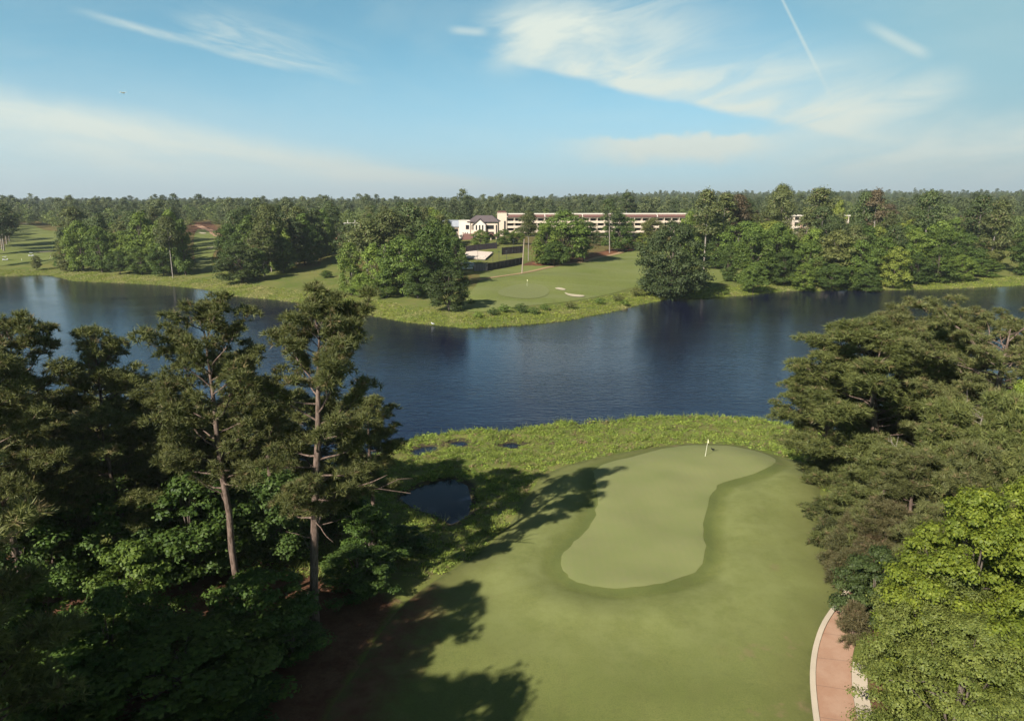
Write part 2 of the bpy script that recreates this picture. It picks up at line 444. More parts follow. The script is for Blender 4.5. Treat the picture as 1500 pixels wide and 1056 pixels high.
def broadleaf(seed, H, W, leaf, nclump, per, base=0.12, clump=0.17, squash=1.0, lobes=4, top=0.0, k=6):
    """returns (trunk mesh, crown mesh); crown of many clumps on an irregular lobed body"""
    rng = np.random.default_rng(seed)
    Rw = W / 2; cz = H * (base + 1) / 2; hz = H * (1 - base) / 2
    h = rng.uniform(0, 1, nclump); az = rng.uniform(0, 6.28, nclump); ph = rng.uniform(0, 6.28, 4)
    prof = np.minimum(1, (h / 0.22 + 0.18) ** 0.55) * (1 - (np.clip(h - 0.42 + 0.2 * top, 0, 1) / (0.58 + 0.2 * top)) ** (2.4 - 1.3 * top)) ** 0.62
    bump = 1 + 0.15 * np.sin(lobes * az + ph[0] + 4 * h) + 0.11 * np.sin(2 * az + ph[1]) + 0.10 * np.sin(11 * h + ph[2] + az)
    rr = rng.uniform(0.12, 1, nclump) ** 0.45 * bump * 0.84
    clr = W * clump
    C = np.stack([np.cos(az) * rr * Rw * prof, np.sin(az) * rr * Rw * prof, H * base + clr * 0.55 + h * (H * (1 - base) - clr * 1.25)], 1)
    rad = clr * rng.uniform(0.65, 1.25, nclump) * (1 - 0.25 * h)
    V, Q, rd = clump_crown(rng, C, rad, per, leaf, 0.78 * squash)
    crown = np_mesh("crown", V, [Q], M["leaf"], rd)
    tr = [(np.array([[0, 0, -0.5], [0.1, 0.05, H * base], [0.15, 0, H * 0.45], [0, 0.1, H * 0.75]]), np.array([0.022, 0.018, 0.012, 0.004]) * H)]
    for i in range(min(14, nclump)):
        c = C[rng.integers(len(C))]; z0 = H * rng.uniform(base * 0.8, 0.45); s = np.array([0.1, 0, z0])
        tr.append((np.stack([s, s + (c - s) * 0.5 + [0, 0, 0.06 * H], c]), np.array([0.009, 0.006, 0.002]) * H))
    return tubes_mesh("trunk", tr, M["dark_bark"], k), crown

def far_pine(seed, H, cb, W, leaf, nclump, per, bark="pale_bark", k=5):
    rng = np.random.default_rng(seed); C = []; rad = []; tr = []
    lean = rng.normal(0, 0.02, 2) * H
    tr.append((np.array([[0, 0, -0.5], [lean[0] * 0.4, lean[1] * 0.4, H * 0.5], [lean[0], lean[1], H * 0.97]]), np.array([0.0125, 0.0095, 0.002]) * H))
    for i in range(nclump):
        t = cb + (1 - cb) * rng.uniform(0, 1) ** 0.8; u = (t - cb) / (1 - cb)
        prof = (0.55 + 0.9 * u) if u < 0.45 else (0.95 - 0.9 * ((u - 0.45) / 0.55) ** 1.6)
        L = W / 2 * max(prof, 0.12) * rng.uniform(0.35, 1.0); a = rng.uniform(0, 6.28)
        p = np.array([math.cos(a) * L + lean[0] * t, math.sin(a) * L + lean[1] * t, t * H + 0.08 * L])
        C.append(p); rad.append(W * 0.20 * rng.uniform(0.7, 1.3))
        if i % 2 == 0:
            s = np.array([lean[0] * t, lean[1] * t, t * H - 0.35 * L])
            tr.append((np.stack([s, p]), np.array([0.004, 0.0015]) * H))
    V, Q, rd = clump_crown(rng, C, rad, per, leaf, 0.74, 0.45)
    return tubes_mesh("trunk", tr, M[bark], k), np_mesh("crown", V, [Q], M["needle"], rd)

def needle_tufts(P, D, rng, n=12, L=0.36, w=0.05):
    k = len(P)
    d = unit(np.repeat(unit(D), n, 0) * 0.75 + unit(rng.normal(size=(k * n, 3))) * 0.9)
    s = unit(np.cross(d, rng.normal(size=(k * n, 3)))) * (w * 0.5)
    b = np.repeat(P, n, 0) + d * 0.03
    l = (L * rng.uniform(0.7, 1.2, k * n))[:, None]
    V = np.stack([b - s, b + s, b + d * l], 1).reshape(-1, 3)
    tone = np.clip(rng.normal(0.42, 0.2, k) , 0, 0.86); tone = np.where(rng.uniform(size=k) < 0.06, 0.97, tone)
    rd = np.clip(np.repeat(tone, n) + rng.normal(0, 0.05, k * n), 0, 1)
    rd = np.where(np.repeat(tone, n) < 0.9, np.minimum(rd, 0.86), rd)
    return V, np.arange(k * n * 3).reshape(-1, 3), rd

def near_pine(seed, H, cb, Rm, nb, lean=(0, 0), r0=None, prof=None, tuft=0.42, dens=1.0, bare=0.25, low=None, sub=0.55, extra=(), pad=1.0):
    """a pine close enough to show limbs and needle tufts: trunk, limbs, twigs, tufts"""
    rng = np.random.default_rng(seed); r0 = r0 or 0.0115 * H
    nt = 9; tz = np.linspace(0, 1, nt)
    wob = np.cumsum(rng.normal(0, 0.012, (nt, 2)), 0) * H * 0.25; wob -= wob[0]
    TP = np.stack([lean[0] * tz ** 1.3 + wob[:, 0], lean[1] * tz ** 1.3 + wob[:, 1], tz * H], 1); TP[0, 2] = -0.6
    TR = r0 * (1 - 0.30 * tz - 0.62 * tz ** 3); TR[0] *= 1.25
    at = lambda t: np.array([np.interp(t, tz, TP[:, i]) for i in range(3)])
    wood = [(TP, TR)]; tp, td = [], []; twigs = []
    prof = prof or (lambda u: 0.55 + 0.55 * u if u < 0.55 else 0.85 - 0.6 * ((u - 0.55) / 0.45) ** 1.5)
    az = rng.uniform(0, 6.28)
    def limb(s, d0, L, r, leafy=True, curl=0.4):
        n = 7; d = unit(d0.copy()); p = s.copy(); P = [p.copy()]
        for i in range(n - 1):
            d = unit(d + np.array([0, 0, curl * 0.16]) + rng.normal(0, 0.13, 3)); p = p + d * L / (n - 1); P.append(p.copy())
        P = np.array(P); wood.append((P, np.linspace(r, r * 0.18, n)))
        if not leafy: return P
        m = max(3, int(L / 0.42 * dens))
        for j in range(m):
            u = bare + (1 - bare) * (j + rng.uniform()) / m
            q = np.array([np.interp(u, np.linspace(0, 1, n), P[:, i]) for i in range(3)])
            ax = unit(P[min(n - 1, int(u * (n - 1)) + 1)] - P[max(0, int(u * (n - 1)) - 1)])
            side = unit(np.cross(ax, [0, 0, 1.0])) * (1 if rng.uniform() < 0.5 else -1)
            dd = unit(ax * 0.65 + side * rng.uniform(0.3, 1.3) + np.array([0, 0, rng.uniform(-0.1, 0.7)]))
            l2 = sub * 1.5 * (0.55 + 0.25 * L * 0.5) * rng.uniform(0.5, 1.2) * (1.15 - 0.5 * u)
            e = q + dd * l2 + np.array([0, 0, 0.12 * l2])
            twigs.append((np.stack([q, q + dd * l2 * 0.5, e]), np.array([0.022, 0.014, 0.006])))
            kk = max(2, int(l2 / 0.24))
            for z in range(kk):
                w = 0.35 + 0.65 * (z + 0.5) / kk
                tp.append(q + (e - q) * w + rng.normal(0, 0.10, 3)); td.append(dd * 0.6 + np.array([0, 0, 0.55]) + rng.normal(0, 0.25, 3))
            tp.append(e); td.append(dd + np.array([0, 0, 0.6]))
        for u in ((0.66, 1.0) if L > 1.6 else (1.0,)):          # rounded pads of needles towards the end of the limb
            c = np.array([np.interp(u, np.linspace(0, 1, n), P[:, i]) for i in range(3)]); r_ = pad * (0.42 + 0.14 * L) * rng.uniform(0.7, 1.25)
            k_ = int(34 * r_ * r_) + 6
            dv = unit(rng.normal(size=(k_, 3))); dv[:, 2] = np.where(dv[:, 2] < -0.2, -dv[:, 2], dv[:, 2])
            q_ = c + dv * r_ * rng.uniform(0.55, 1.05, (k_, 1)) * np.array([1, 1, 0.62])
            tp.extend(q_); td.extend(dv + np.array([0, 0, 0.35]) + rng.normal(0, 0.2, (k_, 3)))
        tp.append(P[-1]); td.append(d)
        return P
    for i in range(nb):
        u = (i + rng.uniform()) / nb; t = cb + (1 - cb) * u * 0.985
        az += 2.4 + rng.normal(0, 0.35)
        if rng.uniform() < 0.10: continue
        L = max(0.5, Rm * prof(u) * rng.uniform(0.55, 1.15))
        el = R(-2 + 50 * u ** 1.3 + rng.normal(0, 9))
        d0 = np.array([math.cos(az) * math.cos(el), math.sin(az) * math.cos(el), math.sin(el)])
        P = limb(at(t), d0, L, max(0.03, r0 * 0.30 * (1 - 0.5 * u)))
        if L > 2.6:                                            # forks
            for _ in range(2 if L > 4 else 1):
                s = P[rng.integers(2, 5)]; a2 = az + rng.choice([-1, 1]) * rng.uniform(0.4, 0.9); e2 = el + R(rng.uniform(0, 35))
                limb(s, np.array([math.cos(a2) * math.cos(e2), math.sin(a2) * math.cos(e2), math.sin(e2)]), L * rng.uniform(0.4, 0.62), max(0.02, r0 * 0.14))
    for t, a, e, L in (low or ()):                              # bare dead snags below the crown
        limb(at(t), np.array([math.cos(a) * math.cos(e), math.sin(a) * math.cos(e), math.sin(e)]), L, 0.05, False, 0.1)
    for P, r in extra: wood.append((np.array(P, float), np.array(r, float)))
    tm = tubes_mesh("trunk", wood, M["pine_bark"], 7)
    V, T, rd = needle_tufts(np.array(tp), np.array(td), rng, 13, tuft, 0.062)
    vs, qs, o = [V], [], len(V)
    for P, r in twigs:
        v, q = tube(P, r, 3); vs.append(v); qs.append(q + o); o += len(v)
    qs = np.concatenate(qs)
    cm = np_mesh("crown", np.concatenate(vs), [T, qs], M["needle"], np.concatenate([rd, np.full(len(qs), 0.97)]))
    return tm, cm

def extent(cm):
    """height of the crown's top and radius of its spread"""
    V = np.empty(len(cm.vertices) * 3, np.float32); cm.vertices.foreach_get("co", V); V = V.reshape(-1, 3)
    c = np.median(V[:, :2], axis=0)
    return float(np.percentile(V[:, 2], 99.8)), float(np.percentile(np.hypot(V[:, 0] - c[0], V[:, 1] - c[1]), 96))

def place(name, tm, cm, x, y, label, cat="tree", group=None, color=(0.06, 0.09, 0.025), rz=0.0, sc=(1, 1, 1), z=None, dz=0.0):
    r = empty(name, (x, y, (g1(x, y) if z is None else z) + dz), rz, label, cat, group)
    r.scale = sc
    if tm: link("trunk", tm, r)
    link("crown", cm, r, color)
    return r

# ------------------------------------------------------------------ world, sun, render settings
SUN_AZ = math.atan2(-0.60, -0.80)   # compass bearing of the sun from +Y towards +X
SUN_EL = R(33)
to_sun = Vector((math.sin(SUN_AZ) * math.cos(SUN_EL), math.cos(SUN_AZ) * math.cos(SUN_EL), math.sin(SUN_EL)))
sd = bpy.data.lights.new("sun", "SUN"); sd.energy = 5.0; sd.angle = R(0.5); sd.color = (1.0, 0.93, 0.82)
so = bpy.data.objects.new("sun", sd); COL.objects.link(so)
so.rotation_euler = (-to_sun).to_track_quat("-Z", "Y").to_euler(); so.location = to_sun * 300

def azel(px, py):
    d = ray(px, py); return math.degrees(math.atan2(d[0], d[1])), math.degrees(math.atan2(d[2], math.hypot(d[0], d[1])))

def build_world():
    w = bpy.data.worlds.new("World"); scene.world = w; w.use_nodes = True
    nt = w.node_tree; n = N(nt); bg = nt.nodes["Background"]
    tc = n.node("ShaderNodeTexCoord").outputs["Generated"]
    sx = n.node("ShaderNodeSeparateXYZ"); n.put(sx.inputs[0], tc)
    x, y, z = sx.outputs
    hyp = n.m("SQRT", n.m("ADD", n.m("MULTIPLY", x, x), n.m("MULTIPLY", y, y)))
    AZ = n.m("MULTIPLY", n.m("ARCTAN2", x, y), 57.29578); EL = n.m("MULTIPLY", n.m("ARCTAN2", z, hyp), 57.29578)
    # clear sky; the low air is looked up higher so that the blue comes down as it does on a clear dry day
    cb = n.node("ShaderNodeCombineXYZ"); n.put(cb.inputs[0], x); n.put(cb.inputs[1], y); n.put(cb.inputs[2], n.m("MULTIPLY_ADD", n.m("MAXIMUM", z, 0.0), 2.1, 0.12))
    nv = n.node("ShaderNodeVectorMath", operation="NORMALIZE"); n.put(nv.inputs[0], cb.outputs[0])
    sky = n.node("ShaderNodeTexSky", sky_type="NISHITA"); sky.sun_disc = False
    sky.sun_elevation = SUN_EL; sky.sun_rotation = SUN_AZ % (2 * math.pi); sky.altitude = 300; sky.air_density = 1.0; sky.dust_density = 0.6; sky.ozone_density = 1.0
    n.put(sky.inputs["Vector"], nv.outputs[0])
    base = n.mix(1.0, sky.outputs[0], SKY_TINT, "MULTIPLY")
    v2 = n.node("ShaderNodeCombineXYZ"); n.put(v2.inputs[0], AZ); n.put(v2.inputs[1], EL)
    P = v2.outputs[0]
    def streak(ang, sc, stretch, detail=6, dist=0.6):
        mp = n.node("ShaderNodeMapping"); mp.inputs["Rotation"].default_value = (0, 0, R(-ang)); n.put(mp.inputs[0], P)
        return n.noise(n.scalev(mp.outputs[0], (1 / stretch, 1, 1)), sc, detail, 0.6, dist)
    warp = n.m("MULTIPLY_ADD", n.noise(P, 0.22, 4, 0.6), 2.4, -1.2)
    def seg(p, q):
        """distance along (0..1) and signed offset below(-)/above(+) the line through two photo points, in degrees"""
        a, b = azel(*p), azel(*q); L = math.hypot(b[0] - a[0], b[1] - a[1]); ux, uy = (b[0] - a[0]) / L, (b[1] - a[1]) / L
        dx, dy = n.m("SUBTRACT", AZ, a[0]), n.m("SUBTRACT", EL, a[1])
        t = n.m("MULTIPLY", n.m("ADD", n.m("MULTIPLY", dx, ux), n.m("MULTIPLY", dy, uy)), 1 / L)
        o = n.m("SUBTRACT", n.m("MULTIPLY", dy, ux), n.m("MULTIPLY", dx, uy))
        return t, o
    mul = lambda *a: a[0] if len(a) == 1 else n.m("MULTIPLY", a[0], mul(*a[1:]))
    masks = []
    s1 = streak(-8, 0.42, 5.0); s2 = streak(-14, 0.8, 6.0); s3 = streak(12, 0.55, 4.0)
    # broad band on the left, sharp upper edge, fading to the horizon
    t, o = seg((-40, 112), (760, 272)); o = n.m("ADD", o, n.m("MULTIPLY", warp, 0.55))
    masks.append(mul(n.ss(0.7, -1.5, o), n.ss(-7.5, -1.0, o), n.ss(1.1, 0.6, t), n.m("MULTIPLY_ADD", n.ss(0.3, 0.7, s1), 0.55, 0.45), 0.92))
    t, o = seg((420, 240), (760, 278)); masks.append(mul(n.ss(0.9, 0.1, n.m("ABSOLUTE", o)), n.ss(-0.1, 0.5, t), n.ss(1.1, 0.7, t), 0.55))
    # thin streak upper left with a veil to its right
    t, o = seg((105, 14), (440, 105)); o2 = n.m("ADD", o, n.m("MULTIPLY", warp, 0.18))
    masks.append(mul(n.ss(0.42, 0.0, n.m("ABSOLUTE", o2)), n.ss(-0.05, 0.25, t), n.ss(1.05, 0.8, t), n.m("MULTIPLY_ADD", n.ss(0.3, 0.7, s2), 0.6, 0.3), 0.6))
    masks.append(mul(n.ss(-0.2, 0.4, o2), n.ss(3.6, 0.6, o2), n.ss(0.3, 0.7, t), n.ss(1.5, 0.8, t), n.ss(0.33, 0.7, s2), 0.6))
    # fan on the right
    t, o = seg((735, 92), (1180, 192)); o = n.m("ADD", o, n.m("MULTIPLY", warp, 0.30))
    fan = mul(n.ss(-0.15, 0.5, o), n.ss(7.5, 0.8, o), n.ss(-0.08, 0.10, t), n.ss(1.55, 0.95, t))
    masks.append(mul(fan, n.m("MULTIPLY_ADD", n.ss(0.32, 0.72, s3), 0.62, 0.36), 1.0))
    t, o = seg((720, 60), (980, 20)); masks.append(mul(n.ss(3.0, 0.2, n.m("ABSOLUTE", o)), n.ss(-0.15, 0.1, t), n.ss(1.6, 0.3, t), n.ss(0.3, 0.65, streak(10, 0.5, 3.5)), 0.85))
    t, o = seg((660, 44), (712, 48)); masks.append(mul(n.ss(0.45, 0.0, n.m("ABSOLUTE", o)), n.ss(-0.2, 0.3, t), n.ss(1.2, 0.7, t), 0.42))
    # right haze of cloud
    t, o = seg((1230, 235), (1500, 225)); masks.append(mul(n.ss(3.4, 0.3, n.m("ABSOLUTE", n.m("ADD", o, warp))), n.ss(-0.9, 0.4, t), n.m("MULTIPLY_ADD", n.ss(0.3, 0.7, s3), 0.5, 0.4), 0.85))
    t, o = seg((1160, 190), (1425, 115)); masks.append(mul(n.ss(1.6, 0.0, n.m("ABSOLUTE", n.m("ADD", o, n.m("MULTIPLY", warp, 0.4)))), n.ss(-0.3, 0.3, t), n.ss(1.05, 0.75, t), n.ss(0.3, 0.65, s3), 0.7))
    t, o = seg((1270, 36), (1365, 85)); masks.append(mul(n.ss(0.55, 0.0, n.m("ABSOLUTE", o)), n.ss(-0.2, 0.4, t), n.ss(1.05, 0.75, t), 0.42))
    # low flat puff in the middle
    t, o = seg((790, 222), (1170, 215)); o = n.m("ADD", o, n.m("MULTIPLY", n.noise(P, 0.5, 4), -1.6)); o = n.m("ADD", o, 0.55)
    masks.append(mul(n.ss(0.95, 0.35, o), n.ss(-1.9, -0.2, o), n.ss(-0.05, 0.45, t), n.ss(1.04, 0.75, t), 0.9))
    # contrail
    t, o = seg((1146, 0), (1240, 185)); wd = n.m("MAXIMUM", n.m("MULTIPLY_ADD", t, 0.14, 0.14), 0.1)
    masks.append(mul(n.ss(1.0, 0.0, n.m("DIVIDE", n.m("ABSOLUTE", o), wd)), n.ss(1.0, 0.3, t), n.ss(-0.7, 0.0, t), 0.36))
    inv = None
    for k in masks:
        q = n.m("SUBTRACT", 1.0, k, clamp=True); inv = q if inv is None else n.m("MULTIPLY", inv, q)
    mask = n.m("SUBTRACT", 1.0, inv, clamp=True)
    mask = n.m("MULTIPLY", mul(mask, n.m("GREATER_THAN", y, 0.0)), 1.18, clamp=True)
    high = mul(n.ss(0.42, 0.75, n.noise(n.scalev(tc, (1.2, 3.0, 3.0)), 1.6, 5)), n.ss(24, 34, EL), 0.3)
    fin = n.mix(n.ss(11, -1.0, EL), base, n.mix(0.75, base, HORIZON))
    fin = n.mix(n.m("MULTIPLY", n.ss(12, 33, n.m("ADD", AZ, n.m("MULTIPLY", warp, 2.0))), 0.75), fin, (2.1, 3.6, 3.95))
    fin = n.mix(n.m("MULTIPLY", n.ss(0.40, 0.72, n.noise(n.scalev(P, (0.35, 1, 1)), 0.16, 5, 0.6, 0.5)), n.m("MULTIPLY", n.ss(24, 15, EL), 0.13)), fin, CLOUD)
    fin = n.mix(n.m("MAXIMUM", mask, high), fin, CLOUD)
    fin = n.mix(n.ss(2.2, 0.0, EL), fin, n.mix(0.8, fin, HORIZON))
    n.put(bg.inputs[0], n.mix(n.ss(13.5, 27, EL), fin, n.mix(1.0, fin, (0.20, 0.20, 0.25), "MULTIPLY")))  # upper sky, above the view, dimmed on purpose for darker shadows and water
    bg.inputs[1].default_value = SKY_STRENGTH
SKY_STRENGTH = 0.085
SKY_TINT = (1.02, 1.66, 1.38)
CLOUD = (5.2, 5.75, 5.2)
HORIZON = (3.36, 4.1, 4.5)
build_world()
scene.view_settings.view_transform = "Standard"; scene.view_settings.look = "None"
scene.view_settings.exposure = 0.85; scene.view_settings.gamma = 1.0
scene.render.engine = "CYCLES"
scene.cycles.max_bounces = 5; scene.cycles.diffuse_bounces = 2; scene.cycles.glossy_bounces = 2; scene.cycles.transmission_bounces = 2; scene.cycles.volume_bounces = 0
scene.cycles.caustics_reflective = False; scene.cycles.caustics_refractive = False
scene.cycles.use_adaptive_sampling = True; scene.cycles.adaptive_threshold = 0.02
scene.cycles.use_denoising = True

# ------------------------------------------------------------------ ground, sheets of mown grass, paths, water
LAWN = smooth_poly([on_z(p, q, 2) for p, q in [(470, 1056), (520, 990), (560, 920), (610, 868), (690, 815), (748, 762), (776, 712), (800, 682), (850, 668), (905, 656), (965, 644), (1010, 640),
        (1070, 641), (1125, 652), (1175, 668), (1196, 690), (1203, 722), (1196, 770), (1204, 805), (1226, 845), (1234, 885), (1206, 935), (1192, 985), (1190, 1030), (1206, 1080)]]
        + [(14, 30), (4, 18), (-12, 24)], 2)
FAIRWAY = [ground(p, q) for p, q in [(664, 452), (690, 430), (705, 408), (700, 399), (766, 388), (800, 391), (868, 381), (925, 366), (1000, 362), (1042, 368), (1092, 388), (1092, 400), (1062, 410), (1035, 424), (975, 424), (945, 425), (930, 420),
        (900, 430), (850, 440), (800, 446), (740, 452), (700, 460)]]
FAIRWAY_W = [ground(p, q) for p, q in [(-120, 388), (-120, 372), (0, 368), (16, 348), (22, 330), (50, 328), (54, 335), (92, 340), (86, 372), (78, 386), (20, 390)]]
FAIRWAY_M = [ground(p, q) for p, q in [(284, 400), (284, 340), (296, 331), (322, 347), (318, 362), (308, 385), (316, 398)]]
FAIRWAY_E = [ground(p, q) for p, q in [(1462, 396), (1458, 380), (1464, 366), (1482, 365), (1494, 378), (1488, 396)]]
CORRIDOR = [ground(p, q) for p, q in [(396, 428), (404, 412), (440, 402), (478, 390), (492, 366), (502, 360), (508, 392), (500, 430)]]
COURT = [ground(p, q) for p, q in [(664, 398), (676, 352), (750, 352), (772, 372), (768, 388), (700, 400)]]
SHEETS = [(smooth_poly(FAIRWAY, 2), 0.5, 5.0), (smooth_poly(FAIRWAY_W, 2), 0.5, 5.0), (smooth_poly(FAIRWAY_M, 2), 0.5, 4.0), (LAWN, 0.15, 1.2)]

def axis(spec):
    out = [spec[0][0]]
    for (a, b, s0, s1) in spec:
        v = a
        while v < b - 1e-6:
            u = (v - a) / (b - a); v = min(b, v + s0 + (s1 - s0) * u); out.append(v)
    return np.unique(np.round(out, 3))
pos = axis([(0, 62, 0.65, 0.65), (62, 260, 0.9, 4.0), (260, 900, 5, 25), (900, 6000, 30, 400)])
gx = np.concatenate([-pos[::-1][:-1], pos])
gy = axis([(-60, 0, 6, 3), (0, 40, 2, 0.8), (40, 118, 0.65, 0.65), (118, 190, 0.9, 2.2), (190, 480, 2.2, 3.0), (480, 1200, 4, 25), (1200, 7000, 30, 300)])
X, Y = np.meshgrid(gx, gy)
xs, ys = X.ravel(), Y.ravel()
Z = height(xs, ys)
dl = -sdf(LAKE, xs, ys)
for P in PONDS: dl = np.minimum(dl, -sdf(P, xs, ys))
for P, drop, m in SHEETS:
    Z = Z - drop * sstep(0.1 * m, m, sdf(P, xs, ys))
WOODFLOOR = np.array([on_z(p, q, 2) for p, q in [(-400, 790), (420, 800), (560, 850), (600, 880), (500, 1056)]] + [(-14, 20), (-40, -30), (-140, -30)])
dirt = sstep(-2, 4, sdf(WOODFLOOR, xs, ys)) + np.where(ys > 150, sstep(18, 60, dl) * 0.5, 0)
for L in ([(770, 388), (800, 384), (860, 374), (925, 361), (925, 366), (868, 381), (800, 392)], [(284, 338), (294, 326), (322, 342), (322, 350)]):
    dirt = dirt + sstep(-6, 2, sdf([ground(*p) for p in L], xs, ys))
for P in (CORRIDOR, COURT, FAIRWAY_E): dirt = dirt - sstep(-4, 4, sdf(P, xs, ys))
RIGHTFLOOR = np.array([on_z(p, q, 2) for p, q in [(1215, 800), (1240, 900), (1262, 960), (1262, 1056), (1700, 1056), (1700, 760)]])
dirt = dirt + sstep(-1.5, 2.0, sdf(RIGHTFLOOR, xs, ys)) * 0.8
mud = np.where(ys < 150, sstep(1.6, 0.2, dl), sstep(1.2, 0.0, dl) * 0.6)
nx, ny = len(gx), len(gy)
ii = (np.arange(ny - 1)[:, None] * nx + np.arange(nx - 1)[None, :]).ravel()
me = np_mesh("ground", np.stack([xs, ys, Z], 1), [np.stack([ii, ii + 1, ii + nx + 1, ii + nx], 1)], M["ground"], smooth=True, attrs={"dirt": np.clip(dirt, 0, 1), "mud": mud})
tag(link("ground", me), "rough grass and pine straw ground round the lake", None, None, "structure")

def sheet(name, poly, res, material, off, label, attrs=None, zfun=None):
    P = np.asarray(poly, float)
    B = []
    for a, b in zip(P, np.roll(P, -1, axis=0)):
        k = max(1, int(np.hypot(*(b - a)) / res))
        for i in range(k): B.append(a + (b - a) * i / k)
    B = np.array(B)
    lo, hi_ = B.min(0), B.max(0)
    U, W = np.meshgrid(np.arange(lo[0], hi_[0], res), np.arange(lo[1], hi_[1], res))
    U = U.ravel() + RNG.uniform(-0.1, 0.1, U.size) * res; W = W.ravel() + RNG.uniform(-0.1, 0.1, W.size) * res
    keep = sdf(P, U, W) > 0.4 * res
    pts = [Vector(p) for p in B] + [Vector(p) for p in zip(U[keep], W[keep])]
    nb = len(B)
    v, e, f, *_ = delaunay_2d_cdt(pts, [(i, (i + 1) % nb) for i in range(nb)], [], 1, 1e-4)
    v = np.array([(p.x, p.y) for p in v])
    z = (height(v[:, 0], v[:, 1]) if zfun is None else zfun(v[:, 0], v[:, 1])) + off
    me = np_mesh(name, np.column_stack([v, z]), [np.array([q for q in f if len(q) == 3])], material, smooth=True, attrs={k: fn(v[:, 0], v[:, 1]) for k, fn in (attrs or {}).items()})
    return tag(link(name, me), label, None, None, "structure")

GREEN_IN = lambda x, y: sdf(GREEN, x, y)
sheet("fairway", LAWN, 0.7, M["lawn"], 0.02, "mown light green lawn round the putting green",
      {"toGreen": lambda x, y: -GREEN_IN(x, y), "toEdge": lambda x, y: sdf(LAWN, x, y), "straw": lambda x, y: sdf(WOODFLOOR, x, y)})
sheet("putting_green", GREEN, 0.6, M["green"], 0.045, "pale close-mown putting green with a waisted outline")
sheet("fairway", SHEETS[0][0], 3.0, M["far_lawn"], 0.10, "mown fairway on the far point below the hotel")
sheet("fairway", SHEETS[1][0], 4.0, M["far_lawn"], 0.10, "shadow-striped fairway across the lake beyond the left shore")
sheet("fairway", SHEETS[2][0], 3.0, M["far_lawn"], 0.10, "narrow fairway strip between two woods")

def ribbon(line, w0, w1=None):
    L = np.array(line, float); T = np.gradient(L, axis=0); T /= np.linalg.norm(T, axis=1, keepdims=True)
    Nn = np.stack([-T[:, 1], T[:, 0]], 1)
    w1 = -w0 if w1 is None else w1
    return np.concatenate([L + Nn * w0, (L + Nn * w1)[::-1]])

def spline(pts, n=24):
    P = np.array(pts, float); t = np.linspace(0, 1, len(P)); u = np.linspace(0, 1, n)
    q = np.stack([np.interp(u, t, P[:, i]) for i in range(2)], 1)
    for _ in range(3): q[1:-1] = 0.25 * q[:-2] + 0.5 * q[1:-1] + 0.25 * q[2:]
    return q
PATH = spline([on_z(p, q, 2.05) for p, q in [(1275, 860), (1252, 893), (1232, 925), (1222, 960), (1220, 1000), (1228, 1056), (1240, 1110)]] + [(15.4, 32)], 30)
sheet("cart_path", ribbon(PATH, 1.12), 0.5, M["path"], 0.06, "tan cart path curving in from the lower edge")
def kerb(line, a, b, label, h=0.15):
    P = ribbon(line, a, b); n = len(P); z = height(P[:, 0], P[:, 1])
    m = MB(); half = n // 2
    for i in range(half - 1):
        j = n - 1 - i
        q = [i, i + 1, j - 1, j]
        v = [(P[k][0], P[k][1], z[k] - 0.2) for k in q] + [(P[k][0], P[k][1], z[k] + h) for k in q]
        m.add(v, [(4, 5, 6, 7), (0, 1, 5, 4), (2, 3, 7, 6)] + ([(3, 0, 4, 7)] if i == 0 else []) + ([(1, 2, 6, 5)] if i == half - 2 else []))
    o = m.build("kerb", M["kerb"]); return tag(o, label, None, None, "structure")
kerb(PATH[1:23], -1.14, -1.50, "pale concrete kerb on the lawn side of the cart path")
kerb(PATH[13:24], 2.1, 1.14, "wide pale concrete kerb on the tree side of the cart path", 0.10)
FARPATH = spline([ground(p, q) for p, q in [(700, 411), (730, 406), (765, 400.5), (800, 393), (830, 388), (870, 380), (915, 368)]], 30)
sheet("cart_path", ribbon(FARPATH, 1.3), 2.0, M["track"], 0.22, "tan cart path crossing the far fairway below the fenced court")
W_PATH = spline([ground(p, q) for p, q in [(288, 330), (300, 334.5), (312, 341), (323, 348)]], 14)
sheet("dirt_track", ribbon(W_PATH, 2.6), 3.0, M["path"], 0.25, "reddish track at the head of the narrow fairway strip")
sheet("pine_straw", smooth_poly([ground(p, q) for p, q in [(773, 386), (800, 383), (860, 374), (900, 365), (925, 362), (927, 366), (868, 380.5), (830, 386), (795, 391)]], 2), 3.0, M["straw"], 0.16, "red pine straw bed below the trees by the fairway")
for L, lab in (([(812, 423), (820, 422), (830, 425), (826, 426.5), (816, 425)], "small sand bunker on the far fairway, higher of two"),
               ([(826, 429), (834, 431.5), (848, 433), (858, 434), (852, 436.5), (838, 435.5), (830, 433)], "long curved sand bunker on the far fairway, lower of two"),
               ([(48, 370.3), (62, 369), (80, 367.8), (78, 369), (64, 370.4), (52, 371.2)], "long thin sand bunker across the near part of the left fairway"),
               ([(28, 328), (36, 327.5), (44, 329), (38, 330)], "small sand bunker at the far end of the left fairway"),
               ([(290, 341), (297, 341), (304, 342.3), (296, 343.4)], "sand bunker below the reddish track"),
               ([(302, 363.5), (314, 361.8), (312, 364), (304, 365)], "sand bunker halfway down the narrow fairway strip")):
    sheet("sand_bunker", smooth_poly([ground(*p) for p in L], 1), 2.0, M["sand"], 0.30, lab)
FARGREEN = smooth_poly([ground(p, q) for p, q in [(722, 431), (745, 419), (775, 415), (800, 419), (806, 428), (796, 437), (760, 439)]], 2)
sheet("putting_green", FARGREEN, 3.0, M["far_green"], 0.19, "pale putting green on the far point by the yellow flagstick")

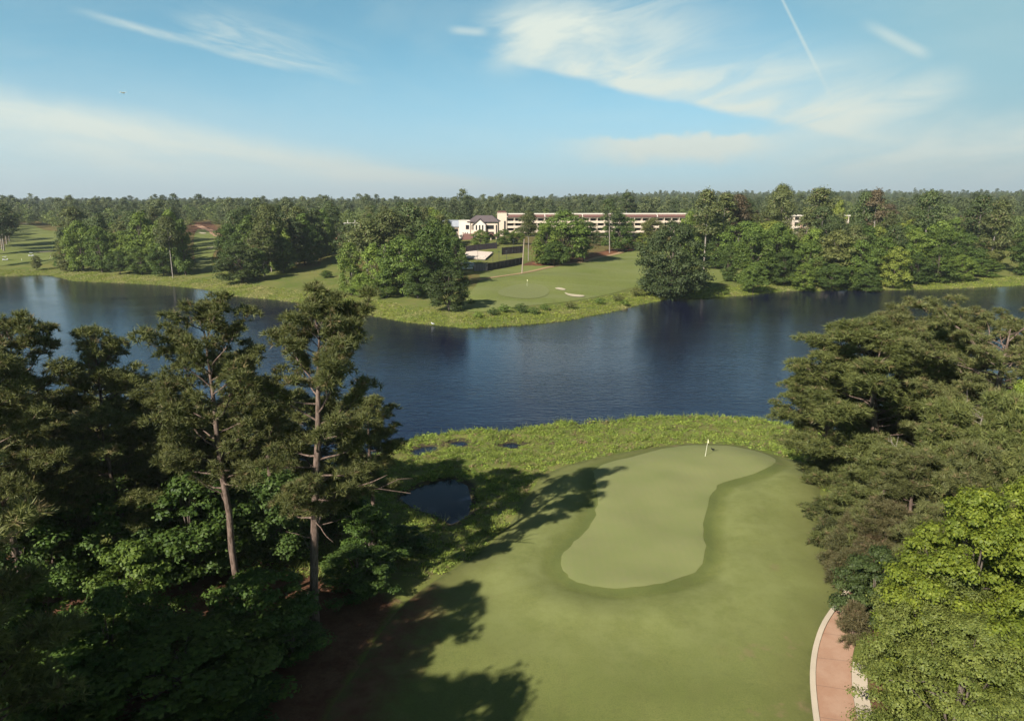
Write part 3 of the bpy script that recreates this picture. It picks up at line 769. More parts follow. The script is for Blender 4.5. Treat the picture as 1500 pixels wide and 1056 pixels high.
me = bpy.data.meshes.new("lake"); me.from_pydata([(-1500, 66, 0), (1500, 66, 0), (1500, 420, 0), (-1500, 420, 0)], [], [(0, 1, 2, 3)]); me.materials.append(M["water"])
tag(link("lake", me), "dark blue rippled lake between two wooded shores", None, None, "structure")
pp = PONDS[0]; c0 = pp.mean(0); pp = c0 + (pp - c0) * 1.22
me = bpy.data.meshes.new("pond"); me.from_pydata([(a, b, 0.03) for a, b in pp], [], [tuple(range(len(pp)))]); me.materials.append(M["still"])
if me.polygons[0].normal.z < 0: me.flip_normals()
tag(link("pond", me), "small still pond in the shaded marsh", None, None, "structure")

# ------------------------------------------------------------------ trees across the lake
BL = [broadleaf(100 + i, 20.0, w, 0.66, int(nc * 1.45), 32, base=b, clump=c, lobes=l, top=t) for i, (w, nc, b, c, l, t) in enumerate(
    [(17, 70, 0.0, 0.135, 4, 0.1), (15, 64, 0.0, 0.14, 3, 0.35), (18, 80, 0.0, 0.12, 5, 0.0), (13, 56, 0.0, 0.16, 3, 0.45), (19, 76, 0.04, 0.125, 4, 0.05), (16, 64, 0.02, 0.14, 6, 0.25)])]
BLW = [17, 15, 18, 13, 19, 16]
FP = [far_pine(200 + i, 24.0, cb, w, 0.66, nc, 26) for i, (cb, w, nc) in enumerate([(0.46, 10, 46), (0.38, 11, 54), (0.56, 9, 38), (0.28, 10, 56), (0.50, 12, 50)])]
FPW = [10, 11, 9, 10, 12]
BIG = broadleaf(150, 26.0, 28.0, 0.66, 260, 28, base=-0.02, clump=0.088, lobes=5, top=0.05)
SHRUB = broadleaf(160, 3.0, 4.4, 0.42, 30, 36, base=0.0, clump=0.2, lobes=4)
G_D, G_M, G_L, G_Y, G_O, P_D, P_O, P_B = [(q[0] * 2.2, q[1] * 1.95, q[2] * 1.5) for q in ((0.036, 0.062, 0.018), (0.052, 0.085, 0.022), (0.072, 0.110, 0.026), (0.095, 0.125, 0.030), (0.066, 0.080, 0.030),
                                        (0.037, 0.056, 0.025), (0.052, 0.067, 0.029), (0.058, 0.050, 0.036))]
taken = []
def rz(): return random.uniform(0, 6.28)

def far_tree(px, D, top, wpx, kind, color, label, group=None, base=None, dz=0.0):
    if base is not None: x, y = ground(px, base)
    else:
        x, y, _ = at_dist(px, top, D)
    zt = at_dist(px, top, y)[2]; zg = g1(x, y); H = max(2.0, zt - zg)
    depth = y * cp + (CAM_Z - (zg + zt) / 2) * sp; W = wpx * depth / F
    if kind == "shrub": tm, cm, h0, w0, nm, cat = *SHRUB, 3.0, 4.4, "shrub", "shrub"
    elif kind == "big": tm, cm, h0, w0, nm, cat = *BIG, 26.0, 28.0, "broadleaf_tree", "tree"
    elif kind[0] == "p": i = int(kind[1]); tm, cm, h0, w0, nm, cat = *FP[i], 24.0, FPW[i], "pine_tree", "tree"
    else: i = int(kind[1]); tm, cm, h0, w0, nm, cat = *BL[i], 20.0, BLW[i], "broadleaf_tree", "tree"
    taken.append((x, y, W * 0.42))
    return place(nm, tm, cm, x, y, label, cat, group, color, rz(), (W / w0, W / w0, H / h0), zg, dz)

far_tree(983, 0, 322, 122, "big", (0.062, 0.084, 0.030), "huge rounded grey-green tree standing alone at the water's edge below the hotel", base=438)
far_tree(658, 0, 389, 66, "b0", (0.066, 0.092, 0.026), "rounded bushy tree on the point, casting its shadow on the far fairway", base=456)
far_tree(354, 0, 358, 74, "b2", (0.068, 0.090, 0.026), "broad pale-green tree low at the water's edge between two fairway openings", base=414)
far_tree(1065, 0, 352, 24, "b3", G_D, "narrow ivy-clad tree standing on the grass beside the huge rounded tree", base=412)
far_tree(1103, 0, 383, 42, "b4", G_M, "low dome-shaped bush at the water's edge beside the huge rounded tree", base=430)
# the clump on the near side of the point
for a in ((515, 0, 352, 46, "b1", G_L, "pale green pointed tree at the lake end of the clump on the point", None, 432),
          (548, 0, 353, 44, "b3", G_L, "second pale green pointed tree of the clump on the point", None, 432),
          (592, 0, 343, 80, "b0", G_M, "wide mid-green tree in the middle of the clump on the point", None, 434),
          (632, 0, 330, 78, "b2", G_D, "tallest dark green tree of the clump on the point", None, 424),
          (612, 0, 385, 52, "b4", G_D, "low dark tree at the front foot of the clump on the point", None, 437),
          (566, 0, 395, 50, "b5", G_M, "low leafy tree filling the front of the clump on the point", None, 436),
          (668, 0, 345, 40, "b1", G_D, "dark tree at the court end of the clump on the point", None, 404),
          (530, 0, 400, 40, "b2", G_L, "low pale bushy tree at the grassy end of the clump on the point", None, 434)):
    far_tree(*a[:7], "clump of trees on the point", base=a[8])
for i, (px, D, top, w, k, c, lab) in enumerate((
    (535, 268, 322, 52, "p1", P_O, "brownish pine behind the pale pointed trees on the point"),
    (570, 275, 314, 60, "p4", P_O, "brownish wide pine behind the middle of the clump on the point"),
    (604, 280, 308, 46, "p0", P_D, "tallest dark pine rising behind the clump on the point"),
    (512, 280, 330, 40, "p3", P_D, "short dark pine at the edge of the shaded corridor"),
    (632, 300, 318, 50, "b1", G_M, "rounded green tree in front of the pale grey roof"),
    (655, 300, 326, 44, "b5", G_M, "leafy tree between the grey roof and the clump on the point"),
    (592, 330, 325, 40, "b3", G_O, "olive tree behind the dark pines of the point"),
    (560, 310, 330, 40, "p2", P_O, "slim olive pine low behind the clump on the point"))):
    far_tree(px, D, top, w, k, c, lab, "trees behind the clump on the point")
# trees before the hotel
for a in ((704, 0, 336, 30, "b0", G_M, "small round tree in front of the clubhouse gables", None, 362),
          (738, 0, 335, 27, "b5", G_M, "round green tree right beside the clubhouse at the hotel's end", None, 358),
          (757, 0, 336, 26, "b0", G_L, "pale round tree before the hotel balconies, next to the lawn terrace", None, 357),
          (774, 0, 314, 30, "p4", P_O, "olive pine with thin crown overlapping the hotel balconies", None, 382),
          (800, 0, 326, 56, "b1", G_L, "pale green tree beside the telegraph pole and the court fence", None, 388),
          (826, 0, 307, 82, "b0", G_M, "tall full green tree covering the middle of the hotel", None, 383),
          (812, 0, 352, 50, "b4", G_D, "dark low tree at the front of the group before the hotel", None, 390),
          (856, 0, 326, 44, "p3", P_D, "dark pine with a pale bare trunk on the red straw bed", None, 384),
          (845, 0, 335, 40, "b1", G_M, "green tree behind the dark pine on the red straw bed", None, 372),
          (893, 0, 294, 30, "p2", P_D, "very tall thin pine rising above the hotel roof", None, 371),
          (906, 0, 311, 54, "b2", G_D, "dense dark green tree beside the very tall thin pine", None, 369),
          (874, 0, 338, 22, "b4", G_O, "small olive tree below the hotel, beside the blue parasol", None, 360),
          (938, 0, 340, 30, "b5", G_Y, "yellowish tree half hidden behind the huge rounded tree", None, 366),
          (955, 0, 318, 44, "b4", G_O, "olive tree before the far end of the hotel, behind the huge rounded tree", None, 362),
          (690, 0, 340, 26, "b1", G_D, "dark tree beside the white end wall of the clubhouse", None, 360)):
    if a[0] in (690,): continue
    far_tree(*a[:7], "trees in front of the hotel", base=a[8])
for px, D, top, w, k, c, lab in ((1012, 330, 308, 46, "b0", G_L, "bright green tree against the end of the hotel"), (1037, 320, 284, 44, "p0", P_O, "tall pine with long pale trunk at the hotel end of the right wood"),
    (1060, 335, 287, 40, "p2", P_O, "slim pine with pale trunk, second from the hotel end of the right wood"), (1080, 345, 288, 40, "p1", P_B, "brown withering pine near the hotel end of the right wood"),
    (1026, 345, 318, 44, "b2", G_D, "dark green tree under the tall pine by the hotel end"), (1052, 322, 326, 44, "b1", G_D, "dark tree below the two pale-trunked pines"),
    (918, 520, 284, 26, "p2", P_D, "lone pine standing above the trees behind the hotel roof"), (1148, 350, 277, 40, "p4", P_O, "tallest pine on the skyline of the right wood"),
    (1203, 350, 281, 52, "p0", P_O, "broad pine on the skyline above the half-hidden building"), (1268, 330, 284, 38, "p1", P_D, "dark pine with pale trunk beside the withered pine"),
    (1288, 325, 282, 34, "p2", P_B, "withered red-brown pine with twin pale trunks"), (1362, 340, 286, 44, "p4", P_D, "dark rounded pine on the skyline of the right wood"),
    (1440, 330, 292, 44, "p0", P_D, "dark pine near the yellow clearing in the right wood"), (1462, 318, 296, 46, "p1", P_O, "leaning pine with pale lower trunk above the yellow clearing"),
    (1232, 322, 290, 30, "b3", G_Y, "slim bright yellow-green tree in the right wood beside the half-hidden building")):
    far_tree(px, D, top, w, k, c, lab, "tall trees standing out of the right wood")
# front of the right wood
for px, top, w, k, c, base, lab in (
    (1092, 322, 84, "b4", G_M, 396, "wide spreading tree overhanging the grass at the start of the right wood"), (1136, 325, 66, "b0", G_M, 402, "rounded mid-green tree behind the shore of the right wood, below the tallest pine"),
    (1148, 366, 50, "b2", G_D, 418, "dark low tree on the shore below the tallest pine"), (1184, 350, 52, "b5", G_M, 414, "green shore tree below the half-hidden building"),
    (1176, 385, 40, "b1", G_L, 426, "bright low shore tree below the half-hidden building"), (1222, 335, 72, "b0", G_O, 416, "broad olive tree on the shore just right of the half-hidden building"),
    (1254, 350, 60, "b2", G_M, 420, "mid-green tree on the shore below the dark pale-trunked pine"), (1218, 385, 54, "b4", G_D, 425, "low dark bush-like tree at the water's edge under the broad olive tree"),
    (1290, 345, 60, "b1", G_M, 416, "rounded shore tree below the withered pine"), (1308, 360, 50, "b5", G_Y, 422, "yellow-green leaning shore tree below the withered pine"),
    (1268, 392, 46, "b2", G_D, 426, "low dark shore bush-tree with its foot in the water"), (1336, 332, 62, "b0", G_L, 404, "bright layered tree in the middle of the right wood"),
    (1342, 368, 46, "b3", G_D, 416, "dark green shore tree below the bright layered tree"), (1374, 322, 58, "b5", G_L, 398, "bright rounded tree towards the yellow clearing"),
    (1372, 360, 54, "b1", G_M, 414, "mid-green shore tree towards the yellow clearing"), (1408, 340, 60, "b2", G_D, 404, "dark dense tree two along from the yellow clearing"),
    (1406, 372, 44, "b0", G_L, 412, "low bright shore tree under the dark dense tree"), (1440, 345, 56, "b4", G_O, 398, "olive spreading tree at the edge of the yellow clearing"),
    (1446, 378, 40, "b1", G_M, 406, "round low tree at the edge of the yellow clearing"), (1508, 330, 74, "b0", G_D, 404, "dark green tree on the far side of the yellow clearing, cut by the frame"),
    (1116, 350, 50, "b5", G_D, 408, "dark tree behind the low dome-shaped bush")):
    far_tree(px, 0, top, w, k, c, lab, "front trees of the right wood", base=base)
# wood left of the narrow strip
for px, top, w, k, c, base, lab in (
    (100, 346, 36, "b3", G_O, 398, "olive tree at the fairway end of the wood between the two left fairways"), (122, 322, 52, "b0", G_L, 398, "bright rounded tree second from the wide left fairway"),
    (150, 330, 48, "b2", G_M, 399, "mid-green tree third from the wide left fairway"), (176, 366, 34, "b4", G_D, 402, "dark low tree in the middle of the wood's shore"),
    (192, 326, 50, "p1", P_O, 392, "brownish pine among the leafy trees between the two left fairways"), (212, 308, 50, "b1", G_L, 398, "tall bright pointed tree between the two left fairways"),
    (238, 322, 46, "b5", G_L, 401, "bright tree next to the tall pointed one, nearer the narrow strip"), (240, 356, 46, "b0", G_D, 404, "low dark shore tree in front of the bright pointed trees"),
    (256, 304, 42, "b1", G_L, 402, "tall yellow-green tree beside the narrow strip"), (272, 318, 32, "b3", G_M, 403, "mid-green tree bordering the narrow fairway strip"),
    (208, 360, 42, "b2", G_M, 402, "low green shore tree below the tall bright pointed tree"), (90, 372, 24, "b4", G_D, 396, "small dark tree at the lake corner of the wide left fairway"),
    (54, 374, 16, "b4", G_O, 396, "small loose bush standing alone by the wide left fairway"),
    (6, 300, 40, "p1", P_D, 368, "dark pine at the outer edge of the wide left fairway"), (14, 318, 26, "p0", P_D, 354, "dark pine with pale trunk further up the wide left fairway"), (-14, 308, 46, "p3", P_D, 374, "dark pine cut by the frame beside the wide left fairway"),
    (-4, 300, 44, "p3", P_D, 362, "second dark pine from the frame edge beside the wide left fairway"), (3, 312, 40, "p1", P_D, 366, "bushy dark pine leaning over the edge of the wide left fairway"), (10, 306, 36, "p4", P_D, 358, "dark pine behind the bushy one at the wide left fairway"),
    (18, 326, 20, "p2", P_D, 345, "slim dark pine furthest up the side of the wide left fairway")):
    far_tree(px, 0, top, w, k, c, lab, "front trees along the left fairways", base=base)
for px, top, w, k, c, base, lab in (
    (337, 326, 42, "b2", G_D, 396, "dark tree on the right side of the narrow fairway strip"), (352, 338, 44, "b0", G_D, 398, "dark green tree behind the broad pale-green waterside tree"),
    (388, 330, 46, "p3", P_O, 404, "olive pine at the corner of the shaded corridor"), (412, 318, 44, "b1", G_L, 398, "bright green tree on the edge of the shaded corridor"),
    (428, 322, 40, "p1", P_D, 393, "dark pine third along the edge of the shaded corridor"), (446, 310, 42, "b3", G_M, 388, "green tree midway along the edge of the shaded corridor"),
    (462, 308, 38, "p3", P_D, 383, "dark pine midway along the edge of the shaded corridor"), (476, 304, 34, "b1", G_M, 376, "green tree near the head of the shaded corridor"),
    (486, 300, 30, "p4", P_D, 368, "dark pine at the head of the shaded corridor"), (376, 362, 40, "b5", G_D, 411, "low dark tree at the lake corner of the shaded corridor"),
    (398, 305, 46, "p4", P_O, 398, "tall olive pine rising behind the corner of the shaded corridor"), (436, 305, 44, "p1", P_O, 386, "tall olive pine midway along the shaded corridor"),
    (455, 330, 40, "b0", G_D, 388, "low dark tree midway along the edge of the shaded corridor"), (416, 345, 38, "b2", G_D, 400, "low dark tree near the corner of the shaded corridor"),
    (482, 318, 30, "b1", G_D, 374, "dark tree below the head of the shaded corridor"), (368, 312, 44, "b3", G_M, 399, "tall green tree behind the broad pale-green waterside tree"),
    (470, 330, 34, "b5", G_M, 381, "low green tree near the head of the shaded corridor"),
    (478, 396, 20, "b4", G_D, 407, "small dark bush in the grass of the shaded corridor")):
    far_tree(px, 0, top, w, k, c, lab, "trees along the shaded corridor", base=base)

# the woods behind: individual trees first, one mass beyond
CLEAR = [np.array(P) for P in (FAIRWAY, FAIRWAY_W, FAIRWAY_M, FAIRWAY_E, CORRIDOR, COURT)]
def clear(x, y):
    k = np.zeros(x.shape, bool)
    for P in CLEAR: k |= sdf(P, x, y) > -9
    px = 750 + F * x / (y * cp + 26 * sp)
    k |= (px > 655) & (px < 1008) & (y < 515)
    k |= (px > 500) & (px < 660) & (y < 300)
    k |= (px > 278) & (px < 332) & (y < 560)
    k |= (px > 10) & (px < 90) & (y < 520)
    k |= (px > 425) & (px < 520) & (y < 345)
    k |= (px > 486) & (px < 536) & (y > 300) & (y < 470)          # the opening with the power line
    k |= (px > 1155) & (px < 1250) & (y > 330) & (y < 430)         # in front of the half-hidden building
    k |= (px > 1040) & (px < 1095) & (y < 300)
    k |= sdf(LAKE, x, y) > -9
    return k
cand = []
y = 262.0
while y < 700:
    st = 9.5 + (y - 262) * 0.008
    xsn = np.arange(-0.80 * y, 0.80 * y, st)
    cand += list(zip(xsn + RNG.uniform(-0.42, 0.42, len(xsn)) * st, y + RNG.uniform(-0.42, 0.42, len(xsn)) * st)); y += st * 0.95
cand = np.array(cand); cand = cand[~clear(cand[:, 0], cand[:, 1])]
tk = np.array(taken)
dmin = np.min(np.hypot(cand[:, None, 0] - tk[None, :, 0], cand[:, None, 1] - tk[None, :, 1]) - tk[None, :, 2], axis=1)
cand = cand[dmin > 3.0]
cand = cand[np.argsort(np.hypot(cand[:, 0], cand[:, 1]))]
NEAR_N = 175
ORD = "first second third fourth fifth sixth seventh eighth ninth tenth eleventh twelfth thirteenth fourteenth fifteenth sixteenth seventeenth eighteenth nineteenth twentieth".split()
ORD += ["twenty-" + w for w in ORD[:9]] + ["thirtieth"] + ["thirty-" + w for w in ORD[:9]] + ["fortieth"] + ["forty-" + w for w in ORD[:9]]
SECT = [(-999, 290, "woods between left fairways"), (290, 500, "woods along the shaded corridor"), (500, 1010, "woods by the hotel"), (1010, 1240, "right wood, hotel side"), (1240, 9999, "right wood, clearing side")]
fill = []
for x, y in cand[:NEAR_N]:
    px = 750 + F * x / (y * cp + 20 * sp)
    pine = random.random() < (0.52 if px < 500 else 0.27)
    si = next(i for i, s in enumerate(SECT) if s[0] <= px < s[1])
    c = random.choice([P_D, P_D, P_O, P_O, P_B] if pine and px > 500 else [P_D, P_O] if pine else [G_D, G_M, G_M, G_L, G_L, G_Y, G_O] if px > 500 else [G_D, G_M, G_M, G_L])
    fill.append((si, pine, px, x, y, c))
CN = {G_D: "dark green leafy tree", G_M: "mid-green leafy tree", G_L: "bright green leafy tree", G_Y: "yellow-green leafy tree", G_O: "olive leafy tree", P_D: "dark pine", P_O: "olive pine", P_B: "brownish pine"}
cnt = {}
for si, pine, px, x, y, c in sorted(fill, key=lambda t: t[2]):
    key = (si, CN[c]); k = cnt.get(key, 0); cnt[key] = k + 1
    lab = f"{CN[c]}, {ORD[k]} such from the left in the {SECT[si][2]}"
    i = random.randrange(5); tm, cm = FP[i] if pine else BL[i]
    s = random.uniform(0.72, 1.05) if pine else random.uniform(0.62, 0.98)
    if px > 1010: s *= 1.06
    w = s * random.uniform(0.85, 1.2)
    place("pine_tree" if pine else "broadleaf_tree", tm, cm, x, y, lab, "tree", "trees of the " + SECT[si][2], c, rz(), (w, w, s))

# the far woods as one mass (instanced crowns on points)
pts = list(cand[NEAR_N:])
y = 700.0
while y < 4200:
    st = 10.5 + (y - 700) * 0.0085
    xsn = np.arange(-0.78 * y, 0.78 * y, st)
    pts += list(zip(xsn + RNG.uniform(-0.45, 0.45, len(xsn)) * st, y + RNG.uniform(-0.45, 0.45, len(xsn)) * st)); y += st
pts = np.array(pts)
zz = height(pts[:, 0], pts[:, 1]); n_ = len(pts)
forest = bpy.data.meshes.new("distant_forest"); forest.vertices.add(n_)
forest.vertices.foreach_set("co", np.column_stack([pts, zz]).astype(np.float32).ravel())
leafy = vnoise(pts[:, 0], pts[:, 1], 160, 21) + RNG.normal(0, 0.45, n_)
idx = np.where(leafy > -0.18, 0, 3) + RNG.integers(0, 3, n_)
sc_ = RNG.triangular(0.45, 0.72, 1.14, n_) * (1 + 0.14 * vnoise(pts[:, 0], pts[:, 1], 120, 22)) * np.where(idx < 3, 0.9, 1.0)
for nm, tp_, v in (("idx", "INT", idx), ("sc", "FLOAT", sc_), ("rot", "FLOAT", RNG.uniform(0, 6.28, n_))):
    a = forest.attributes.new(nm, tp_, "POINT"); a.data.foreach_set("value", v.astype(np.int32 if tp_ == "INT" else np.float32))
fo = link("distant_forest", forest); tag(fo, "mixed dark pine and leafy woodland running to the horizon", None, None, "stuff")
def low_crown(src, material, keep, grow, seed):
    """a lighter copy of a crown for the far mass"""
    rng = np.random.default_rng(seed); cm = src[1]
    V = np.empty(len(cm.vertices) * 3, np.float32); cm.vertices.foreach_get("co", V); V = V.reshape(-1, 4, 3)
    V = V[V[:, :, 2].mean(1) > V[:, :, 2].max() * 0.25]
    V = V[rng.permutation(len(V))[:keep]]; c = V.mean(1, keepdims=True); V = c + (V - c) * grow
    return np_mesh("distant_forest_crown", V.reshape(-1, 3), [np.arange(len(V) * 4).reshape(-1, 4)], material, rng.uniform(0.1, 0.8, len(V)))
protos = [bpy.data.objects.new("forest_crown", low_crown(BL[i], M["far_leaf"], 1000, 1.75, i)) for i in (0, 1, 2)] + [bpy.data.objects.new("forest_crown", low_crown(FP[i], M["far_needle"], 800, 1.65, i)) for i in (0, 1, 4)]
ng = bpy.data.node_groups.new("scatter", "GeometryNodeTree")
ng.interface.new_socket("Geometry", in_out="INPUT", socket_type="NodeSocketGeometry"); ng.interface.new_socket("Geometry", in_out="OUTPUT", socket_type="NodeSocketGeometry")
gi, go = ng.nodes.new("NodeGroupInput"), ng.nodes.new("NodeGroupOutput")
iop = ng.nodes.new("GeometryNodeInstanceOnPoints"); gti = ng.nodes.new("GeometryNodeGeometryToInstance")
for p in reversed(protos):
    oi = ng.nodes.new("GeometryNodeObjectInfo"); oi.inputs["Object"].default_value = p; oi.inputs["As Instance"].default_value = True
    ng.links.new(oi.outputs["Geometry"], gti.inputs[0])
def na(nm, t):
    q = ng.nodes.new("GeometryNodeInputNamedAttribute"); q.data_type = t; q.inputs["Name"].default_value = nm; return q.outputs[0]
join = ng.nodes.new("GeometryNodeJoinGeometry")
for lnk in list(gti.inputs[0].links): ng.links.remove(lnk)
for nd in ng.nodes:
    if nd.bl_idname == "GeometryNodeObjectInfo": ng.links.new(nd.outputs["Geometry"], join.inputs[0])
ng.links.new(gi.outputs[0], iop.inputs["Points"]); ng.links.new(join.outputs[0], iop.inputs["Instance"])
iop.inputs["Pick Instance"].default_value = True
ng.links.new(na("idx", "INT"), iop.inputs["Instance Index"])
cx = ng.nodes.new("ShaderNodeCombineXYZ"); ng.links.new(na("rot", "FLOAT"), cx.inputs[2]); ng.links.new(cx.outputs[0], iop.inputs["Rotation"])
ng.links.new(na("sc", "FLOAT"), iop.inputs["Scale"]); ng.links.new(iop.outputs[0], go.inputs[0])
ng.nodes.remove(gti)
fo.modifiers.new("scatter", "NODES").node_group = ng

# ------------------------------------------------------------------ near trees
def spot(px, py, D):
    """ground position, ground height and tree height for a tree whose tip shows at a photo pixel"""
    x, y, zt = at_dist(px, py, D); zg = g1(x, y); return x, y, zg, zt - zg

# two tall pines on the left
x, y = -15.1, 50.3
flat = lambda u: 0.50 + 0.9 * u if u < 0.4 else (0.95 if u < 0.62 else 0.95 - 0.62 * ((u - 0.62) / 0.38) ** 1.3)
arc = [(0.25, 0, 7.4), (1.0, 0.2, 9.2), (2.0, 0.3, 10.4), (3.3, 0.4, 11.0), (5.2, 0.5, 10.9), (7.6, 0.4, 10.6)]
tm, cm = near_pine(31, 23.9, 0.36, 6.3, 44, (1.3, 0.3), 0.34, flat, 0.44, 1.0, 0.3, ((0.30, 2.6, 0.15, 2.6), (0.34, 0.4, -0.1, 3.2), (0.26, 3.0, 0.5, 1.6), (0.36, 5.2, 0.0, 3.0)),
                   extra=((arc, [0.17, 0.14, 0.11, 0.085, 0.06, 0.02]), ([(3.3, 0.4, 11.0), (5.0, -0.6, 11.9), (6.2, -1.0, 12.6)], [0.06, 0.04, 0.015]), ([(5.2, 0.5, 10.9), (6.6, 1.2, 11.4), (7.6, 1.6, 11.3)], [0.05, 0.03, 0.01])), pad=0.82)
tr = place("pine_tree", tm, cm, x, y, "tallest pine, its bare lower trunk carrying an arched dead limb over the pond", color=(0.134, 0.146, 0.047))
taken.append((x, y, 3))
x, y = -21.2, 51.4
tm, cm = near_pine(32, 23.3, 0.46, 5.6, 34, (-0.7, 0), 0.28, lambda u: 0.75 + 0.35 * u if u < 0.6 else 1.0 - 0.55 * (u - 0.6) / 0.4, 0.44, 1.0, 0.35, ((0.44, 3.6, 0.5, 3.0), (0.40, 2.4, 0.4, 2.2), (0.46, 0.5, 0.3, 2.4)), pad=0.78)
place("pine_tree", tm, cm, x, y, "slender pine with a broad airy crown and reddish trunk, beside the tallest pine", color=(0.134, 0.146, 0.047))
PN = [near_pine(40 + i, 20.0, cb, Rr, nb, ln, None, None, 0.42, 0.95, 0.25) for i, (cb, Rr, nb, ln) in enumerate([(0.52, 4.3, 36, (0.8, 0.3)), (0.35, 4.6, 46, (-0.6, 0.2)), (0.62, 4.8, 32, (-1.0, -0.4))])]
PE = [extent(p[1]) for p in PN]
def near_p(px, py, D, i, wpx, label, color=(0.134, 0.146, 0.047), group=None):
    x, y, zg, H = spot(px, py, D); tm, cm = PN[i]; s = H / PE[i][0]; depth = y * cp + (CAM_Z - zg - H * 0.7) * sp; w = wpx * depth / F / 2 / PE[i][1]
    return place("pine_tree", tm, cm, x, y, label, "tree", group, color, rz(), (w, w, s), zg)
LG = "pines of the left foreground wood"
near_p(128, 478, 62, 0, 120, "pine with a small flat-topped crown standing clear against the lake", group=LG)
near_p(34, 455, 58, 2, 150, "ragged dark pine nearest the frame edge, its crown against the lake", group=LG)
near_p(-20, 505, 50, 1, 170, "dark bushy pine cut by the frame below the ragged one", group=LG)
near_p(225, 560, 60, 1, 150, "shorter shaded pine under the slender airy pine", group=LG)
near_p(75, 575, 66, 0, 130, "short dark pine behind the thicket, near the water", group=LG)
near_p(395, 560, 62, 2, 130, "shaded pine whose crown fills the space between the two tall pines", group=LG)
near_p(540, 585, 68, 1, 110, "low dark pine beyond the tallest pine, towards the lake", group=LG)
near_p(300, 600, 66, 0, 150, "dim pine low behind the slender pine's trunk, at the near shore", group=LG)
near_p(165, 600, 57, 1, 170, "bushy shaded pine below the flat-topped pine", group=LG)
near_p(45, 625, 55, 1, 180, "bushy pine filling the thicket below the ragged pine", group=LG)
near_p(470, 590, 72, 1, 150, "bushy pine behind the tallest pine's trunk, close to the shore", group=LG)
near_p(345, 575, 72, 1, 160, "bushy pine seen between the two tall trunks, close to the shore", group=LG)
near_p(180, 545, 70, 1, 150, "bushy pine against the water behind the thicket", group=LG)
near_p(-10, 570, 66, 1, 170, "bushy pine at the frame edge against the water", group=LG)
near_p(-95, 640, 29, 1, 300, "sun-tipped pine poking in at the frame edge", group=LG)
NB = [broadleaf(60 + i, 10.0, w, 0.30, nc, pr, base=b, clump=c, lobes=l, top=t, k=7) for i, (w, nc, pr, b, c, l, t) in enumerate(
    [(9.0, 110, 260, 0.06, 0.105, 4, 0.25), (8.0, 100, 300, 0.05, 0.11, 3, 0.4), (10.0, 130, 220, 0.04, 0.095, 5, 0.1)])]
NBW = [9.0, 8.0, 10.0]
def near_b(px, py, D, i, wpx, label, color, group=None, name="broadleaf_tree", cat="tree"):
    x, y, zg, H = spot(px, py, D); depth = y * cp + (CAM_Z - zg - H / 2) * sp; W = wpx * depth / F
    tm, cm = NB[i]
    return place(name, tm, cm, x, y, label, cat, group, color, rz(), (W / NBW[i], W / NBW[i], H / 10.0), zg)
UG = "leafy trees of the shaded left thicket"
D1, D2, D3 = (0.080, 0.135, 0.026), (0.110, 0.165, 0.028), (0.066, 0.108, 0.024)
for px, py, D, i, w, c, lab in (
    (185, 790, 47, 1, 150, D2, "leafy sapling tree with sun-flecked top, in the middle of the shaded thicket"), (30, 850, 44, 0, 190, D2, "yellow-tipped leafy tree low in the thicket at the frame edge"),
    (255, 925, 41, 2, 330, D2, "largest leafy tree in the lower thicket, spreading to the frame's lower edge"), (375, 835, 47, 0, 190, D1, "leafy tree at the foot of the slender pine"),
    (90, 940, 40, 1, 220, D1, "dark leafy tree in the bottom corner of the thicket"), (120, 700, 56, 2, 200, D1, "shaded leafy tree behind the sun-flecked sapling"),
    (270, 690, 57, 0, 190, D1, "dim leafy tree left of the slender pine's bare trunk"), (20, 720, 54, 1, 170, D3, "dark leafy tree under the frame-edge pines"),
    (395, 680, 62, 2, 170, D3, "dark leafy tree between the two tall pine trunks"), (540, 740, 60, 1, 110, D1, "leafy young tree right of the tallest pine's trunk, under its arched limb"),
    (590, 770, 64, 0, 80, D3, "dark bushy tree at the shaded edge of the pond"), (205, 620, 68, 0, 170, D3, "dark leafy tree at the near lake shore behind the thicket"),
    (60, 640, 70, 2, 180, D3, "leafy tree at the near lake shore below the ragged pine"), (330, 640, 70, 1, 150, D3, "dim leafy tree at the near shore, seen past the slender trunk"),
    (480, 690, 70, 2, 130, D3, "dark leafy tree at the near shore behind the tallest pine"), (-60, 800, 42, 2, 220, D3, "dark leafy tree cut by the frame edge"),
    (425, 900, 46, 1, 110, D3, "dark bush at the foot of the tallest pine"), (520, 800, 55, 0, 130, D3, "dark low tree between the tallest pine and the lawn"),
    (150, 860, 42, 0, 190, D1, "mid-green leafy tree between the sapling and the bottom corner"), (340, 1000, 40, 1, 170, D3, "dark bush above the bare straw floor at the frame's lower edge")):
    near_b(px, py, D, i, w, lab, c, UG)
# trees beside and behind the viewpoint; they shade the left foreground
for k, (x, y, H, i) in enumerate(((-27.5, 13.5, 23.5, 1), (-36, 20, 22, 0), (-47, 31, 21, 1), (-52, 17, 21, 2), (-41, 4, 22, 1), (-62, 34, 21, 0), (-60, 22, 20, 1), (-33, 6, 20, 2), (-72, 30, 22, 1), (-44, 12, 22, 0))):
    tm, cm = PN[i]; s = H / 20
    place("pine_tree", tm, cm, x, y, f"tall pine standing outside the frame, shading the thicket, {ORD[k]} of ten", "tree", "pines outside the frame", (0.087, 0.111, 0.044), rz(), (s * 1.15, s * 1.15, s))

for k, (x, y, H, W) in enumerate(((-27, 22, 24, 11), (-30, 31, 24, 10), (-21.5, 15, 24, 11), (-16.5, 5, 25, 10))):
    place("broadleaf_tree", *BL[k % 6], x, y, f"leafy tree standing outside the frame, shading the straw floor, {ORD[k]} of four", "tree", "leafy trees outside the frame", G_D, rz(), (W / BLW[k % 6], W / BLW[k % 6], H / 20))

